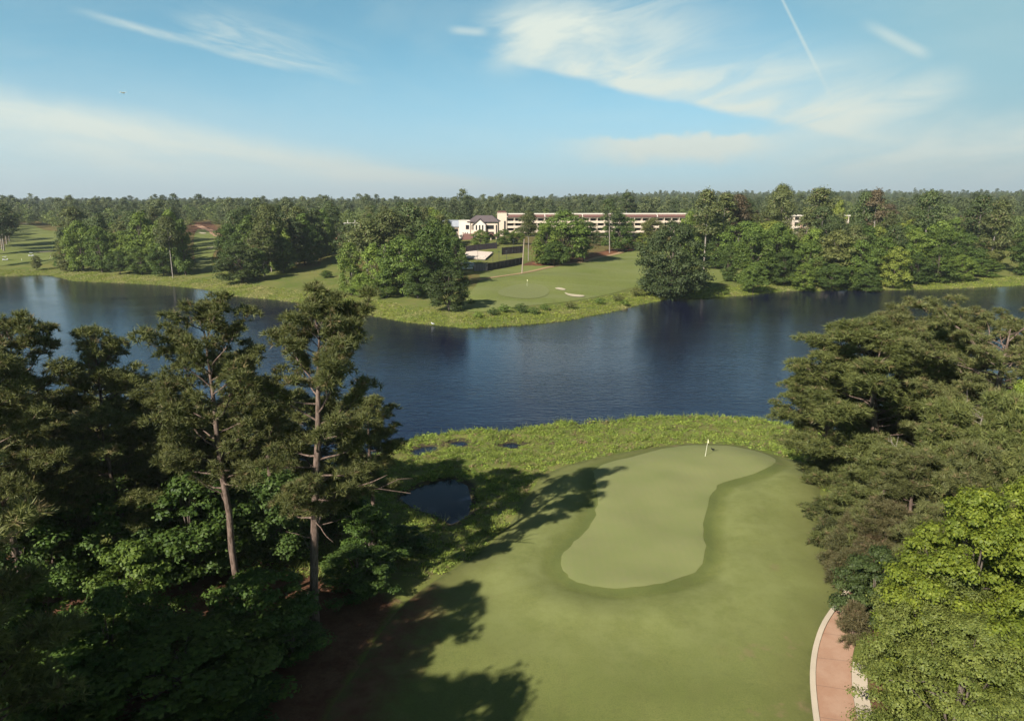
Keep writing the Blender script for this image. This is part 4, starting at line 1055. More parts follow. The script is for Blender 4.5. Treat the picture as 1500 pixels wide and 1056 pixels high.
# right foreground
RP = [near_pine(70, 19.0, 0.30, 8.6, 46, (-1.5, 0.5), 0.36, lambda u: 0.85 if u < 0.6 else 0.9 - 0.45 * (u - 0.6) / 0.4, 0.46, 1.0, 0.3, sub=0.7),
      near_pine(71, 24.0, 0.45, 8.2, 40, (0.6, 0), 0.42, lambda u: 0.75 + 0.2 * u, 0.42, 0.7, 0.5, ((0.42, 2.6, 0.75, 5.5), (0.48, 0.2, 0.7, 4.5)), sub=0.55, pad=0.62),
      near_pine(72, 14.0, 0.06, 5.2, 60, (0, 0), 0.20, lambda u: 1.0 - 0.75 * u, 0.50, 1.05, 0.12, sub=0.7)]
RE = [extent(p[1]) for p in RP]
def right_p(px, py, D, i, wpx, label, color, group=None):
    x, y, zg, H = spot(px, py, D); tm, cm = RP[i]; s = H / RE[i][0]; depth = y * cp + (CAM_Z - zg - H * 0.7) * sp; w = wpx * depth / F / 2 / RE[i][1]
    return place("pine_tree", tm, cm, x, y, label, "tree", group, color, random.uniform(-0.5, 0.5) if i < 2 else rz(), (w, w, s), zg)
RG = "pines right of the green"
C1, C2, C3 = (0.132, 0.148, 0.044), (0.130, 0.138, 0.048), (0.120, 0.134, 0.042)
right_p(1305, 468, 76, 0, 270, "spreading flat-topped pine leaning over the lake shore right of the green", C1, RG)
right_p(1395, 455, 82, 0, 230, "second flat-topped pine behind the spreading one", C2, RG)
right_p(1228, 530, 82, 0, 165, "low wide pine reaching furthest over the marsh and lake", C1, RG)
right_p(1478, 405, 66, 1, 250, "big half-bare pine with pale forked limbs at the frame edge", C2, RG)
right_p(1560, 430, 72, 1, 220, "half-bare pine mostly outside the frame beside the big forked one", C2, RG)
for px, py, D, w, c, lab in ((1395, 590, 60, 190, C1, "dense young pine, tallest of the olive pines right of the green"), (1305, 655, 62, 180, C3, "low olive pine spilling towards the lawn edge"),
    (1470, 575, 55, 180, C1, "dense young pine against the frame edge above the bright leafy tree"), (1345, 665, 57, 190, C2, "dense young pine with brownish sprays in the middle of the olive pines"),
    (1262, 690, 66, 130, C3, "small olive pine nearest the putting green"), (1430, 650, 52, 170, C2, "young pine just above the bright leafy tree"), (1232, 632, 80, 90, C3, "small pine at the marsh edge behind the lawn"),
    (1305, 735, 57, 150, (0.13, 0.118, 0.052), "lowest olive pine, above the path's end"), (1258, 590, 78, 130, C1, "middling olive pine between the low wide pine and the lawn"), (1370, 740, 51, 150, C2, "brown-flecked young pine touching the bright leafy tree")):
    right_p(px, py, D, 2, w, lab, c, RG)
BRIGHT = broadleaf(80, 15.0, 11.5, 0.21, 230, 560, base=0.02, clump=0.070, lobes=5, top=0.35, k=8)
FINE = broadleaf(81, 11.0, 11.0, 0.16, 380, 540, base=0.0, clump=0.068, lobes=4, top=0.1, k=8)
def one(pair, px, py, D, wpx, h0, w0, label, color, rzv):
    x, y, zg, H = spot(px, py, D); depth = y * cp + (CAM_Z - zg - H / 2) * sp; W = wpx * depth / F
    return place("broadleaf_tree", *pair, x, y, label, "tree", "leafy trees right of the cart path", color, rzv, (W / w0, W / w0, H / h0), zg)
one(BRIGHT, 1442, 712, 41, 265, 15, 11.5, "bright lime-green leafy tree with big leaves beside the cart path", (0.190, 0.235, 0.028), 0.4)
one(BRIGHT, 1540, 690, 44, 250, 15, 11.5, "bright lime-green tree cut by the frame behind the big-leaved one", (0.185, 0.230, 0.028), 2.2)
one(BRIGHT, 1500, 555, 60, 110, 15, 11.5, "small lime-green crown peeping out under the forked pine", (0.16, 0.21, 0.03), 4.0)
one(FINE, 1388, 822, 41, 225, 11, 11, "fine-leaved yellowish-green tree spreading over the end of the cart path", (0.135, 0.158, 0.036), 1.1)
one(FINE, 1425, 900, 36.5, 280, 11, 11, "low fine-leaved yellowish tree at the frame's lower edge by the path", (0.140, 0.165, 0.036), 3.3)
one(NB[0], 1290, 800, 50, 120, 10, 9, "dark green bushy tree between the olive pines and the fine-leaved tree", (0.07, 0.10, 0.03), 2.0)
def dead_tree(px, py, D, label, seed):
    x, y, zg, H = spot(px, py, D); r_ = np.random.default_rng(seed); br = []
    t = empty("dead_tree", (x, y, zg), 0, label, "dead tree", "bare dead trees right of the green")
    T = np.array([[0, 0, -.3], [.15, 0, H * .4], [.1, .1, H * .75], [.3, .1, H]]); link("trunk", tubes_mesh("trunk", [(T, np.array([.011, .008, .005, .0015]) * H)], M["pale_bark"], 6), t)
    for i in range(16):
        z = H * r_.uniform(.35, .95); a = r_.uniform(0, 6.28); l = (H - z) * r_.uniform(.4, .9) + .5; s_ = np.array([.15, .05, z]); e = s_ + np.array([math.cos(a) * l * .7, math.sin(a) * l * .7, l * r_.uniform(.2, .8)])
        m_ = (s_ + e) / 2 + r_.normal(0, .12, 3); br.append((np.stack([s_, m_, e]), np.array([.035, .022, .006])))
        for _ in range(3): f = m_ + (e - m_) * r_.uniform(0, .8); br.append((np.stack([f, f + r_.normal(0, .3, 3) * l * .5 + [0, 0, .2 * l]]), np.array([.015, .004])))
    link("branches", tubes_mesh("branches", br, M["pale_bark"], 4), t)
dead_tree(1484, 765, 45, "pale bare dead tree beside the top of the lime-green big-leaved tree", 1)
dead_tree(1442, 575, 62, "pale leafless snag among the young pines below the forked pine", 2)
dead_tree(1312, 640, 66, "pale leafless snag in front of the spreading flat-topped pine", 3)
# saplings and shrubs on the lawn's right edge
SAP = near_pine(90, 3.2, 0.02, 1.5, 30, (0, 0), 0.05, lambda u: 1.0 - 0.7 * u, 0.42, 1.4, 0.1, sub=0.45)
for px, py, s, c, lab in ((1248, 938, 0.8, (0.15, 0.13, 0.06), "brownish pine sapling growing at the edge of the cart path"), (1208, 800, 0.8, (0.085, 0.095, 0.035), "small pine sapling at the lawn edge, nearest the putting green"),
    (1222, 835, 0.95, (0.095, 0.095, 0.038), "pine sapling on the lawn edge below the smallest one"), (1248, 815, 1.2, (0.10, 0.09, 0.04), "larger brown-tinged pine sapling behind the lawn edge"),
    (1240, 868, 1.0, (0.10, 0.095, 0.04), "pine sapling just above the end of the kerb"), (1232, 772, 1.1, (0.075, 0.09, 0.032), "pine sapling under the low olive pine"), (1272, 850, 1.15, (0.11, 0.085, 0.045), "brown pine sapling between the kerb and the fine-leaved tree"),
    (1195, 762, 0.6, (0.08, 0.095, 0.034), "tiny pine sapling standing out on the lawn edge")):
    x, y = on_z(px, py, 2.1)
    place("pine_sapling", *SAP, x, y, lab, "sapling", "pine saplings along the lawn edge", c, rz(), (s, s, s))

# ------------------------------------------------------------------ marsh plants, reeds and shore weeds (uncountable)
def tufts(P, size, n, rng, leaf=0.45):
    k = len(P); C = np.repeat(P, n, 0); s = np.repeat(size, n)
    d = unit(rng.normal(size=(k * n, 3)) * np.array([1, 1, 0.35]) + np.array([0, 0, 0.75]))
    C = C + d * (s * rng.uniform(0.15, 0.95, k * n))[:, None] * np.array([1.0, 1.0, 0.75])
    Nn = unit(d + rng.normal(size=(k * n, 3)) * 0.7)
    V, Q = leaf_quads(C, Nn, s * leaf, rng, 0.42)
    return V, Q, np.clip(np.repeat(rng.normal(0.5, 0.28, k), n) + rng.normal(0, 0.1, k * n), 0, 1)
def scatter_weeds(name, P, size, n, material, color, label, seed):
    rng = np.random.default_rng(seed); V, Q, rd = tufts(P, size, n, rng)
    o = link(name, np_mesh(name, V, [Q], material, rd), None, color); return tag(o, label, None, None, "stuff")
rng = np.random.default_rng(5)
U = rng.uniform(-40, 62, 60000); W = rng.uniform(58, 118, 60000)
d = -sdf(LAKE, U, W); dp = np.full(U.shape, 99.0)
for P in PONDS: dp = np.minimum(dp, -sdf(P, U, W))
lw = sdf(LAWN, U, W); hg = sdf(HIGH, U, W)
thin = 0.62 + 0.38 * vnoise(U, W, 6, 31) - 0.55 * (vnoise(U, W, 2.2, 36) > 0.45)
k = (d > -0.5) & (dp > 0.15) & (lw < -0.25) & (hg < 5) & (rng.uniform(size=len(U)) < thin) & (rng.uniform(size=len(U)) < 0.75)
U, W, d = U[k], W[k], d[k]
sz = rng.uniform(0.28, 0.75, len(U)) * (0.75 + 0.5 * vnoise(U, W, 3.2, 32)) * np.where(d < 2.5, 1.25, 1.0); sz = np.clip(sz, 0.18, 1.2)
Zg = np.maximum(height(U, W), 0.0)
dry = vnoise(U, W, 7, 33) + rng.normal(0, 0.5, len(U)) > 0.62
P3 = np.column_stack([U, W, Zg])
scatter_weeds("marsh_plants", P3[~dry], sz[~dry], 18, M["weed"], (0.205, 0.270, 0.050), "bright green marsh plants along the near shore", 51)
scatter_weeds("dry_reeds", P3[dry], sz[dry] * 0.85, 16, M["dryweed"], (0.25, 0.20, 0.10), "straw-coloured reeds among the near marsh plants", 52)
tall = (rng.uniform(size=len(U)) < 0.22) & (vnoise(U, W, 4, 37) > 0.1)
Pt = np.repeat(P3[tall], 2, 0) + rng.normal(0, 0.25, (2 * tall.sum(), 3)) * np.array([1, 1, 0.05])
V, T, rd = needle_tufts(Pt, np.tile([0.1, 0.05, 2.2], (len(Pt), 1)), rng, 9, 1.15, 0.055)
tag(link("tall_reeds", np_mesh("tall_reeds", V, [T], M["weed"], rd), None, (0.21, 0.25, 0.055)), "thin upright reeds standing above the near marsh plants", None, None, "stuff")
# the far bank
tt = [];
fs = np.array([on_z(p, q, 0) for p, q in far_px])
seg = np.hypot(*np.diff(fs, axis=0).T); cum = np.concatenate([[0], np.cumsum(seg)])
u = rng.uniform(0, cum[-1], 17000); bx = np.interp(u, cum, fs[:, 0]); by = np.interp(u, cum, fs[:, 1])
ti = np.clip(np.searchsorted(cum, u) - 1, 0, len(seg) - 1); tx, ty = (np.diff(fs, axis=0) / seg[:, None])[ti].T
off = rng.uniform(0, 1, len(u)) ** 1.3 * 14 - 0.4
U, W = bx - ty * off, by + tx * off
ok = -sdf(LAKE, U, W) > -0.6
for P, _, _ in SHEETS[:3]: ok &= sdf(P, U, W) < 0.5
U, W, off = U[ok], W[ok], off[ok]
szf = rng.uniform(0.45, 1.0, len(U))
Zg = np.maximum(height(U, W), 0)
dry = vnoise(U, W, 16, 35) + rng.normal(0, 0.3, len(U)) > 0.55 - 0.5 * (U < -40)
P3 = np.column_stack([U, W, Zg])
scatter_weeds("shore_weeds", P3[~dry], szf[~dry], 8, M["weed"], (0.255, 0.305, 0.052), "yellow-green weeds fringing the far shore", 53)
scatter_weeds("dry_shore_reeds", P3[dry], szf[dry] * 0.9, 8, M["dryweed"], (0.30, 0.28, 0.11), "pale reeds fringing the far shore", 54)
# shrubs on the bank of the point
for j, (px, py, s, c, lab) in enumerate(((722, 462, 0.8, G_D, "dark shrub first from the rounded bushy tree on the bank of the point"), (738, 458, 0.9, G_M, "shrub second from the rounded bushy tree on the bank of the point"),
    (764, 458, 1.0, G_D, "largest dark shrub on the bank below the yellow flagstick"), (782, 460, 0.8, G_M, "green shrub beside the largest dark shrub on the bank"), (798, 455, 0.75, G_M, "low shrub in the middle of the bank of the point"),
    (835, 452, 0.8, G_O, "olive shrub on the bank below the sand bunkers"), (878, 446, 0.8, G_M, "green shrub on the bank beyond the sand bunkers"), (905, 442, 0.9, G_O, "olive shrub on the bank, fourth from the huge rounded tree"),
    (932, 434, 1.1, G_O, "wide olive shrub on the bank next to the huge rounded tree"), (700, 466, 0.7, G_L, "pale shrub at the foot of the rounded bushy tree"), (915, 448, 0.7, G_L, "bright low shrub at the waterline near the huge rounded tree"),
    (1062, 432, 0.7, G_L, "bright low shrub at the waterline beyond the huge rounded tree"), (1330, 420, 0.8, G_L, "bright low shrub on the shore of the right wood"), (690, 447, 0.7, G_D, "dark shrub in the shadow behind the rounded bushy tree"))):
    x, y = ground(px, py)
    place("shrub", *SHRUB, x, y, lab, "shrub", "shrubs on the far bank", c, rz(), (s, s, s))

# ------------------------------------------------------------------ buildings across the lake
def world_root(name, x, y, rzv, label, cat, sink=0.6, group=None, z=None):
    return empty(name, (x, y, (g1(x, y) if z is None else z) - sink), rzv, label, cat, group)

# hotel: three balcony storeys over a recessed ground floor, red-brown sloped roof band
hx0 = (729 - 750) / F * 470
hotel = world_root("hotel", hx0, 476, R(2.5), "long cream hotel with three storeys of balconies and a red-brown roof band", "hotel", 0, z=9.3)
NB_, BAY = 25, 4.85; LN = NB_ * BAY; FH = 3.05; Z0 = 3.4
m = MB(); m.box(6, 6 + LN, 2.0, 15, 0, Z0 + 3 * FH + 0.6)
for i in range(NB_ + 1): m.box(6 + i * BAY - 0.16, 6 + i * BAY + 0.16, 0.25, 1.997, Z0 - 0.3, Z0 + 3 * FH + 0.4)
for k in range(4): m.box(5.84, 6.16 + LN, 0.2, 1.998, Z0 + k * FH - 0.33, Z0 + k * FH)
m.build("wall", M["cream"], hotel)
for k in range(3):
    MB().box(5.86, 6.14 + LN, 0.08, 0.22, Z0 + k * FH - 0.4, Z0 + k * FH + 1.0).build("balcony_parapet", M["cream"], hotel)
wm = MB().box(-1.55, 1.55, 0, 0.06, 0, 2.35).box(-1.6, -1.5, -0.05, 0.07, -0.05, 2.4).box(1.5, 1.6, -0.05, 0.07, -0.05, 2.4).box(-0.04, 0.04, -0.05, 0.07, 0, 2.35)
w0 = wm.build("balcony_window", M["glass"], hotel)
first = True
for k in range(3):
    for i in range(NB_):
        o = w0 if first else w0.copy()
        if not first: COL.objects.link(o); o.parent = hotel
        first = False; o.location = (6 + (i + 0.5) * BAY, 1.9, Z0 + k * FH + 0.08)
zt = Z0 + 3 * FH
MB().prism([(-0.5, zt + 0.35), (-0.5, zt + 0.6), (1.6, zt + 2.0), (14.6, zt + 2.0), (14.6, zt + 0.35)], "x", 5.6, 6.4 + LN).build("roof", M["redroof"], hotel)
m = MB().box(5.5, 6.5 + LN, 1.3, 15.2, zt + 2.003, zt + 2.5)
for i in range(0, NB_ + 1, 5): m.prism([(-0.6, zt + 0.3), (-0.6, zt + 0.75), (1.55, zt + 2.2), (1.55, zt + 0.3)], "x", 5.85 + i * BAY, 6.25 + i * BAY)
m.build("roof_edge", M["white"], hotel)
MB().box(0, 5.84, -0.5, 12, 0, zt + 3.2).build("stair_tower", M["cream"], hotel)
MB().prism([(-0.2, zt + 3.203), (6.0, zt + 3.203), (5.0, zt + 4.1), (0.8, zt + 4.1)], "y", -0.7, 12.2).build("tower_roof", M["redroof"], hotel)
MB().box(4.1, 5.2, -0.56, -0.4, 2.2, 10.5).build("stair_window", M["glass"], hotel)
MB().box(6, 6 + LN, 1.9, 1.99, 0.3, Z0 - 0.5).build("ground_floor_window", M["glass"], hotel)

# clubhouse in front of the hotel's end
club = world_root("clubhouse", -29.5, 412, R(-3), "white clubhouse with a hipped grey roof and a timber-edged gable beside the hotel", "clubhouse", 0, z=11.2)
MB().box(0, 6.2, 0.5, 11, 0, 10.4).box(-0.15, 6.35, 0.35, 11.15, 10.4, 10.8).build("end_wing", M["white"], club)
MB().box(6.2, 21.5, 1, 13, 0, 10.0).build("wall", M["cream"], club)
MB().hip(4.4, 22.6, -0.2, 14.2, 10.003, 13.4, 4.6).build("roof", M["greyroof"], club)
MB().prism([(8.4, 0), (14.9, 0), (14.9, 8.6), (11.65, 11.4), (8.4, 8.6)], "y", -1.2, 0.99).build("gable_wall", M["white"], club)
MB().prism([(7.6, 8.0), (11.65, 11.5), (15.7, 8.0), (15.7, 8.45), (11.65, 12.0), (7.6, 8.45)], "y", -1.8, 4.0).build("gable_roof", M["greyroof"], club)
MB().box(8.5, 14.8, -1.26, -1.203, 2.6, 5.0).build("brick_panel", M["pink"], club)
def win(x0, x1, z0, z1, y, parent):
    w = MB().box(x0, x1, y - 0.06, y + 0.04, z0, z1).build("window", M["glass"], parent)
    MB().box(x0 - 0.1, x1 + 0.1, y - 0.1, y - 0.0, z0 - 0.16, z0 - 0.003).build("sill", M["white"], w)
for x0, x1, z0, z1, y in ((3.8, 5.7, 5.9, 8.3, 0.5), (7.0, 7.5, 5.6, 8.2, 1.0), (7.8, 8.2, 5.6, 8.2, 1.0), (9.5, 10.3, 5.6, 8.3, -1.2), (11.3, 12.1, 5.6, 8.3, -1.2), (13.0, 13.8, 5.6, 8.3, -1.2),
        (9.4, 10.1, 3.7, 4.5, -1.265), (11.3, 12.0, 3.7, 4.5, -1.265), (13.1, 13.8, 3.7, 4.5, -1.265), (15.5, 19.4, 6.0, 8.2, 1.0), (15.5, 19.4, 2.6, 4.6, 1.0), (20.5, 21.2, 2.6, 8.4, 1.0), (2.0, 2.5, 3.6, 4.3, 0.5), (3.2, 3.7, 3.6, 4.3, 0.5), (4.4, 4.9, 3.6, 4.3, 0.5)):
    win(x0, x1, z0, z1, y, club)
MB().prism([(-7, 0.4), (-7, 0.75), (0.45, 3.6), (0.45, 3.2)], "x", 2.4, 8.3).build("porch_roof", M["redroof"], club)
MB().prism([(15.0, 1.6), (18.3, 3.9), (21.6, 1.6), (21.6, 2.0), (18.3, 4.4), (15.0, 2.0)], "y", -6.5, 0.99).build("porch_roof", M["redroof"], club)
m = MB()
for px_ in (15.4, 18.3, 21.2): m.box(px_ - 0.18, px_ + 0.18, -6.2, -5.85, -0.6, 1.7)
for px_ in (2.7, 8.0): m.box(px_ - 0.18, px_ + 0.18, -6.7, -6.4, -0.8, 0.5)
m.build("porch_post", M["cream"], club)
# grey flat-roofed hall
hall = world_root("hall", -45, 446, R(3), "low hall with a pale grey metal roof left of the clubhouse", "hall", 0, z=10.0)
MB().box(0, 13.5, 0, 12, 0, 7.2).build("wall", M["cream"], hall)
MB().prism([(-0.8, 7.2), (-0.8, 7.6), (5.5, 10.6), (12.8, 10.9), (12.8, 7.2)], "x", -0.6, 14.1).build("roof", M["palegrey"], hall)
MB().box(5, 7, 4.2, 6, 9.6, 11.4).build("roof_vent", M["palegrey"], hall)
for i in range(4): win(1.2 + i * 3.2, 3.0 + i * 3.2, 4.4, 6.2, 0.0, hall)
# half-hidden building in the right wood
bx = (1158 - 750) / F * 432
lodge = world_root("lodge", bx, 436, R(4), "cream lodge building half hidden by the right wood, rows of dark windows", "lodge", 0, z=10.5)
MB().box(0, 34, 0, 12, 0, 13.2).build("wall", M["cream"], lodge)
MB().box(-0.5, 34.5, -0.5, 12.5, 13.2, 13.8).build("roof", M["white"], lodge)
MB().box(4.5, 12.5, -1.6, -0.003, 0, 9.6).build("brick_bay", M["pink"], lodge)
for k in range(3): MB().box(-0.2, 34.2, -0.25, -0.004, 3.1 + k * 3.4, 3.9 + k * 3.4).build("white_band", M["white"], lodge)
for k in range(3):
    for i in range(8):
        if i in (1, 2) and k < 2: continue
        win(1.2 + i * 4.1, 3.6 + i * 4.1, 4.2 + k * 3.4, 6.2 + k * 3.4, -0.01, lodge)
for i in range(2):
    for k in range(2): win(5.4 + i * 3.6, 7.6 + i * 3.6, 4.2 + k * 3.0, 6.1 + k * 3.0, -1.61, lodge)

# ------------------------------------------------------------------ court fences, terrace, poles, cars
def fence(p, q, h, material, n, label):
    (x0, y0), (x1, y1) = ground(*p), ground(*q); L = math.hypot(x1 - x0, y1 - y0)
    z0, z1 = g1(x0, y0), g1(x1, y1)
    r = empty("court_fence", (x0, y0, z0), math.atan2(y1 - y0, x1 - x0), label, "fence", "fences round the courts")
    dz = z1 - z0
    MB().add([(0, -.03, -.2), (L, -.03, dz - .2), (L, .03, dz - .2), (0, .03, -.2), (0, -.03, h), (L, -.03, h + dz), (L, .03, h + dz), (0, .03, h)], [(0, 3, 2, 1), (4, 5, 6, 7), (0, 1, 5, 4), (1, 2, 6, 5), (2, 3, 7, 6), (3, 0, 4, 7)]).build("windscreen", material, r)
    pm = MB().tube([(0, 0, -0.4), (0, 0, h + 0.25)], 0.06).build("post", M["metal"], r)
    for i in range(n + 1):
        o = pm if i == 0 else pm.copy()
        if i: COL.objects.link(o); o.parent = r
        o.location = (L * i / n, -0.1, dz * i / n)
fence((694, 397.5), (714, 396.8), 2.9, M["screen_pale"], 5, "short faded brown screen fence at the lower corner of the court")
fence((714.5, 396.6), (766, 386.8), 2.9, M["screen"], 9, "long dark screen fence along the lower side of the court")
fence((735, 373.5), (766, 370.5), 3.4, M["screen"], 6, "dark screen fence behind the court lawn")
fence((682, 369.5), (728, 364), 3.0, M["screen"], 8, "dark screen fence behind the pale terrace")
for px, py, h, lab in ((722, 383.5, 4.2, "thin dark lamp pole first from the terrace on the court lawn"), (731, 383, 4.2, "thin dark lamp pole second from the terrace on the court lawn"), (742, 382, 4.2, "thin dark lamp pole third from the terrace on the court lawn"),
        (752, 365, 4.4, "thin dark lamp pole on the yellow lawn before the hotel"), (700, 383, 5.0, "thin dark lamp pole standing in front of the pale terrace")):
    x, y = ground(px, py)
    r = empty("lamp_pole", (x, y, g1(x, y)), 0, lab, "lamp pole", "lamp poles at the courts")
    MB().tube([(0, 0, -0.3), (0, 0, h)], [0.09, 0.06]).build("pole", M["metal"], r); MB().box(-0.45, 0.45, -0.15, 0.15, h, h + 0.22).build("lamp_head", M["metal"], r)
tp = [ground(*p) for p in ((677, 379.5), (711, 381.5), (722, 371.5), (696, 369.5), (683, 371))]
tzs = [g1(*p) + 0.7 for p in tp]; tz = tzs[0]
ter = empty("terrace", (tp[0][0], tp[0][1], tz), 0, "pale paved terrace sloping above a low dark wall between the court fences", "terrace")
lp = [(a - tp[0][0], b - tp[0][1]) for a, b in tp]
def slab(pts, zs, lo, hi_):
    n = len(pts); v = [(p[0], p[1], z - tz + lo) for p, z in zip(pts, zs)] + [(p[0], p[1], z - tz + hi_) for p, z in zip(pts, zs)]
    return MB().add(v, [tuple(range(n - 1, -1, -1)), tuple(range(n, 2 * n))] + [(i, (i + 1) % n, n + (i + 1) % n, n + i) for i in range(n)])
slab(lp, tzs, -0.2, 0.0).build("deck", M["deck"], ter)
c_ = np.mean(lp, 0); ip = [tuple(c_ + (np.array(p) - c_) * 0.97) for p in lp]
slab(ip, tzs, -3.0, -0.203).build("retaining_wall", M["screen_pale"], ter)
for i in range(8):
    t = i / 7; a = np.array(lp[0]) * (1 - t) + np.array(lp[1]) * t
    zr = tzs[0] * (1 - t) + tzs[1] * t - tz; MB().box(a[0] - .07, a[0] + .07, a[1] + .3, a[1] + .44, zr - .1, zr + 1.05).build("railing_post", M["white"], ter)
MB().tube([(lp[0][0], lp[0][1] + .37, 1.1), (lp[1][0], lp[1][1] + .37, tzs[1] - tz + 1.1)], .05, 6).build("railing", M["white"], ter)

def car(px, py, rzv, label):
    x, y = ground(px, py)
    r = empty("parked_car", (x, y, g1(x, y)), rzv, label, "car", "white cars parked by the court")
    MB().prism([(-2.2, .35), (2.2, .35), (2.25, .75), (2.1, .95), (1.1, 1.0), (.5, 1.45), (-1.3, 1.48), (-1.95, 1.02), (-2.25, .95)], "y", -0.85, 0.85).build("body", M["carwhite"], r, 0.05)
    MB().prism([(.98, 1.03), (.48, 1.38), (-1.25, 1.40), (-1.75, 1.05)], "y", -0.865, 0.865).build("window", M["glass"], r)
    for a in (-1.4, 1.4):
        for b in (-.72, .72): MB().tube([(a, b - .1, .33), (a, b + .1, .33)], .33, 12).build("wheel", M["black"], r)
car(682.5, 387.5, R(4), "white parked car highest up in the tree shade by the court")
car(691, 390.5, R(-2), "white parked car nearest the pale terrace")
car(684.5, 395.0, R(2), "white parked car lowest down beside the faded screen fence")

def pole(name, px, base, top, r0, lean, label, cat, material="wood"):
    x, y = ground(px, base); z = g1(x, y); h = at_dist(px, top, y)[2] - z
    r = empty(name, (x, y, z), 0, label, cat)
    MB().tube([(0, 0, -0.6), (lean * .5, 0, h * .5), (lean, 0, h)], [r0, r0 * .85, r0 * .7], 10).build("pole", M[material], r, smooth=False)
    MB().tube([(lean, 0, h), (lean, 0, h + .15)], [r0 * .75, r0 * .3], 10).build("cap", M["metal"], r)
    return r, h
pole("telegraph_pole", 764.5, 401, 350, 0.27, 0.9, "bare leaning wooden telegraph pole beside the far cart path", "pole")
pole("telegraph_pole", 493, 345, 321, 0.30, -0.4, "pale telegraph pole at the head of the shaded corridor", "pole", "timber")
x, y, z = at_dist(515, 330, 440); zg = g1(x, y); hh = z + 3 - zg
hf = empty("power_pylon", (x, y, zg), 0, "pale H-shaped timber power-line frame rising from the trees left of the hotel", "power pylon")
for a in (-2.2, 2.1): MB().tube([(a, 0, -.5), (a, 0, hh)], [.26, .2], 8).build("post", M["timber"], hf)
MB().box(-4.6, 4.5, -.32, -.2, hh - 2.0, hh - 1.6).build("crossbeam", M["timber"], hf)
for a in (-4.3, 4.2): MB().tube([(a, -.26, hh - 3.1), (a, -.26, hh - 2.0)], [.1, .14], 8).build("insulator", M["palegrey"], hf)
x, y = ground(497, 349.5)
hut = empty("hut", (x, y, g1(x, y)), 0, "small tan hut below the pale telegraph pole", "hut")
MB().box(-1.9, 1.9, -1.5, 1.5, -.4, 2.3).build("wall", M["tan"], hut); MB().prism([(-2.2, 2.3), (2.2, 2.3), (0, 3.4)], "y", -1.8, 1.8).build("roof", M["deck"], hut); MB().box(-.5, .5, -1.56, -1.44, -.2, 1.8).build("door", M["metal"], hut)
x, y = ground(884, 357)
pr = empty("parasol", (x, y, g1(x, y)), 0, "pale blue parasol on the slope below the hotel", "parasol")
MB().tube([(0, 0, -.3), (0, 0, 2.9)], .05).build("pole", M["metal"], pr)
k = 8; ring = [(1.9 * math.cos(i * 2 * math.pi / k), 1.9 * math.sin(i * 2 * math.pi / k), 2.35) for i in range(k)]
MB().add(ring + [(a * .98, b * .98, c - .15) for a, b, c in ring] + [(0, 0, 3.0)], [(i, (i + 1) % k, 2 * k) for i in range(k)] + [(k + i, k + (i + 1) % k, (i + 1) % k, i) for i in range(k)]).build("canopy", M["bluecanvas"], pr)

# ------------------------------------------------------------------ golf things
def flagstick(x, y, z, lean, fl, label):
    r = empty("flagstick", (x, y, z), 0, label, "flagstick"); r.rotation_euler = (0, lean, 0)
    MB().tube([(0, 0, -.1), (0, 0, 2.25)], [.024, .018], 8).build("pole", M["stick"], r)
    MB().add([(0.02, .004, 2.22), (.12 * fl, .03, 2.05), (.16 * fl, -.02, 1.72), (.02, .004, 1.76), (0.02, -.008, 2.22), (.12 * fl, .018, 2.05), (.16 * fl, -.032, 1.72), (.02, -.008, 1.76)],
             [(0, 1, 2, 3), (7, 6, 5, 4), (0, 4, 5, 1), (1, 5, 6, 2), (2, 6, 7, 3), (3, 7, 4, 0)]).build("flag", M["flagcloth"], r)
    MB().tube([(0, 0, -.02), (0, 0, .012)], .07, 12).build("cup_rim", M["stick"], r)
x, y = on_z(1033.2, 667, 2.12); flagstick(x, y, g1(x, y) + .05, R(6), 1.0, "thin pale flagstick with drooping flag at the back of the nearer putting green")
x, y = ground(772, 419.5); flagstick(x, y, g1(x, y) + .2, 0, 1.6, "tiny yellow flagstick on the putting green across the lake")

def bird(x, y, z, s, material, label):
    r = empty("bird", (x, y, z), R(200), label, "bird"); r.scale = (s, s, s)
    P = np.array([(-.30, 0, .17), (-.16, 0, .19), (0, 0, .21), (.12, 0, .26), (.17, 0, .34), (.22, 0, .37), (.26, 0, .365)]); rad = np.array([.012, .06, .095, .075, .045, .042, .012])
    MB().tube(P, rad, 10).build("body", M[material], r, smooth=True)
    MB().tube([(.255, 0, .365), (.32, 0, .355)], [.012, .003], 6).build("beak", M["metal"], r)
    for b in (-.03, .03): MB().tube([(0, b, .16), (.01, b, .0)], [.008, .006], 5).build("leg", M["metal"], r)
x, y = on_z(1044, 659, 2.12); bird(x, y, g1(x, y) + .045, 1.15, "black", "small black bird on the putting green beside the flagstick")
x, y = on_z(634, 476.5, 0.1); bird(x, y, 0.12, 2.0, "carwhite", "white wading bird at the tip of the far weedy shore")

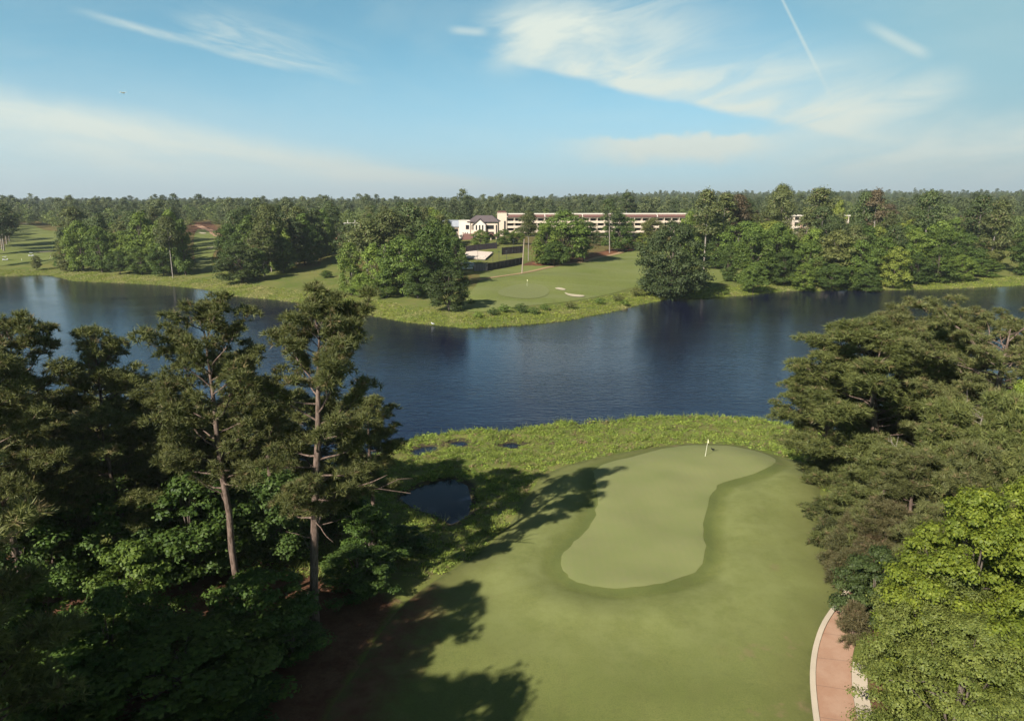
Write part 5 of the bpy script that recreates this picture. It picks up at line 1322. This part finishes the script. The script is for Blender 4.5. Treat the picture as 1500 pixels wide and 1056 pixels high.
def golf_cart(px, py, rzv, label):
    x, y = ground(px, py)
    r = empty("golf_cart", (x, y, g1(x, y) + .12), rzv, label, "golf cart", "golf carts on the left fairway")
    MB().prism([(-1.15, .3), (1.15, .3), (1.2, .75), (.75, .85), (.45, .45), (-.2, .45), (-.3, .75), (-1.15, .8)], "y", -.55, .55).build("body", M["carwhite"], r, .03)
    MB().box(-.75, -.2, -.5, .5, .78, .92).box(-.82, -.7, -.5, .5, .8, 1.3).build("seat", M["black"], r)
    MB().box(-1.0, .75, -.6, .6, 1.85, 1.93).build("roof", M["carwhite"], r, .02)
    for a, b in ((-.95, -.52), (-.95, .52), (.65, -.52), (.65, .52)): MB().tube([(a, b, .75), (a * .95, b, 1.86)], .03, 6).build("roof_post", M["metal"], r)
    for a in (-.8, .8):
        for b in (-.5, .5): MB().tube([(a, b - .1, .22), (a, b + .1, .22)], .23, 10).build("wheel", M["black"], r)
golf_cart(8, 382, R(25), "white-roofed golf cart near the lake at the frame edge"); golf_cart(46, 376, R(-160), "white-roofed golf cart above the lone small bush on the left fairway")
for px, py, lab in ((32, 382, "small pale tee marker between the two golf carts"), (74, 377, "upper of two white tee markers near the wood on the left fairway"), (73, 381, "lower of two white tee markers near the wood on the left fairway")):
    x, y = ground(px, py); r = empty("tee_marker", (x, y, g1(x, y) + .1), 0, lab, "tee marker", "tee markers on the left fairway")
    MB().tube([(0, 0, -.2), (0, 0, .75)], [.09, .07], 8).build("post", M["carwhite"], r); MB().tube([(0, 0, .75), (0, 0, .95)], [.16, .05], 8).build("cap", M["flagcloth"], r)

x, y, z = at_dist(180, 136.5, 1100)
pl = empty("aeroplane", (x, y, z), R(80), "tiny light aeroplane low in the sky over the left woods", "aeroplane"); pl.scale = (1.4, 1.4, 1.4)
MB().tube([(-3.4, 0, .1), (-1.2, 0, .15), (.6, 0, .2), (2.2, 0, .1), (2.7, 0, .05)], [.12, .4, .6, .5, .15], 10).build("fuselage", M["flagcloth"], pl, smooth=True)
MB().prism([(.2, -4.6), (1.3, -4.2), (1.5, 4.2), (.2, 4.6), (-.1, 0)], "z", .62, .78).build("wing", M["carwhite"], pl)
MB().prism([(-3.4, -1.4), (-2.7, -1.2), (-2.6, 1.2), (-3.4, 1.4)], "z", .2, .27).build("tailplane", M["carwhite"], pl)
MB().prism([(-3.4, .2), (-2.6, .2), (-3.1, 1.4), (-3.5, 1.4)], "y", -.05, .05).build("fin", M["flagcloth"], pl)

# ------------------------------------------------------------------ air
HAZE = 0.00011
if HAZE:
    me = bpy.data.meshes.new("haze"); b = MB().box(-6200, 6200, -120, 7200, -3.0, 320); me.from_pydata(b.v, [], b.f)
    hm = bpy.data.materials.new("haze"); hm.use_nodes = True; nt = hm.node_tree
    nt.nodes.remove(nt.nodes["Principled BSDF"])
    pv = nt.nodes.new("ShaderNodeVolumePrincipled"); pv.inputs["Color"].default_value = (0.80, 0.88, 0.95, 1); pv.inputs["Density"].default_value = HAZE; pv.inputs["Anisotropy"].default_value = 0.2
    nt.links.new(pv.outputs[0], nt.nodes["Material Output"].inputs["Volume"])
    me.materials.append(hm); tag(link("haze", me), "thin pale air over lake and woods", None, None, "stuff")
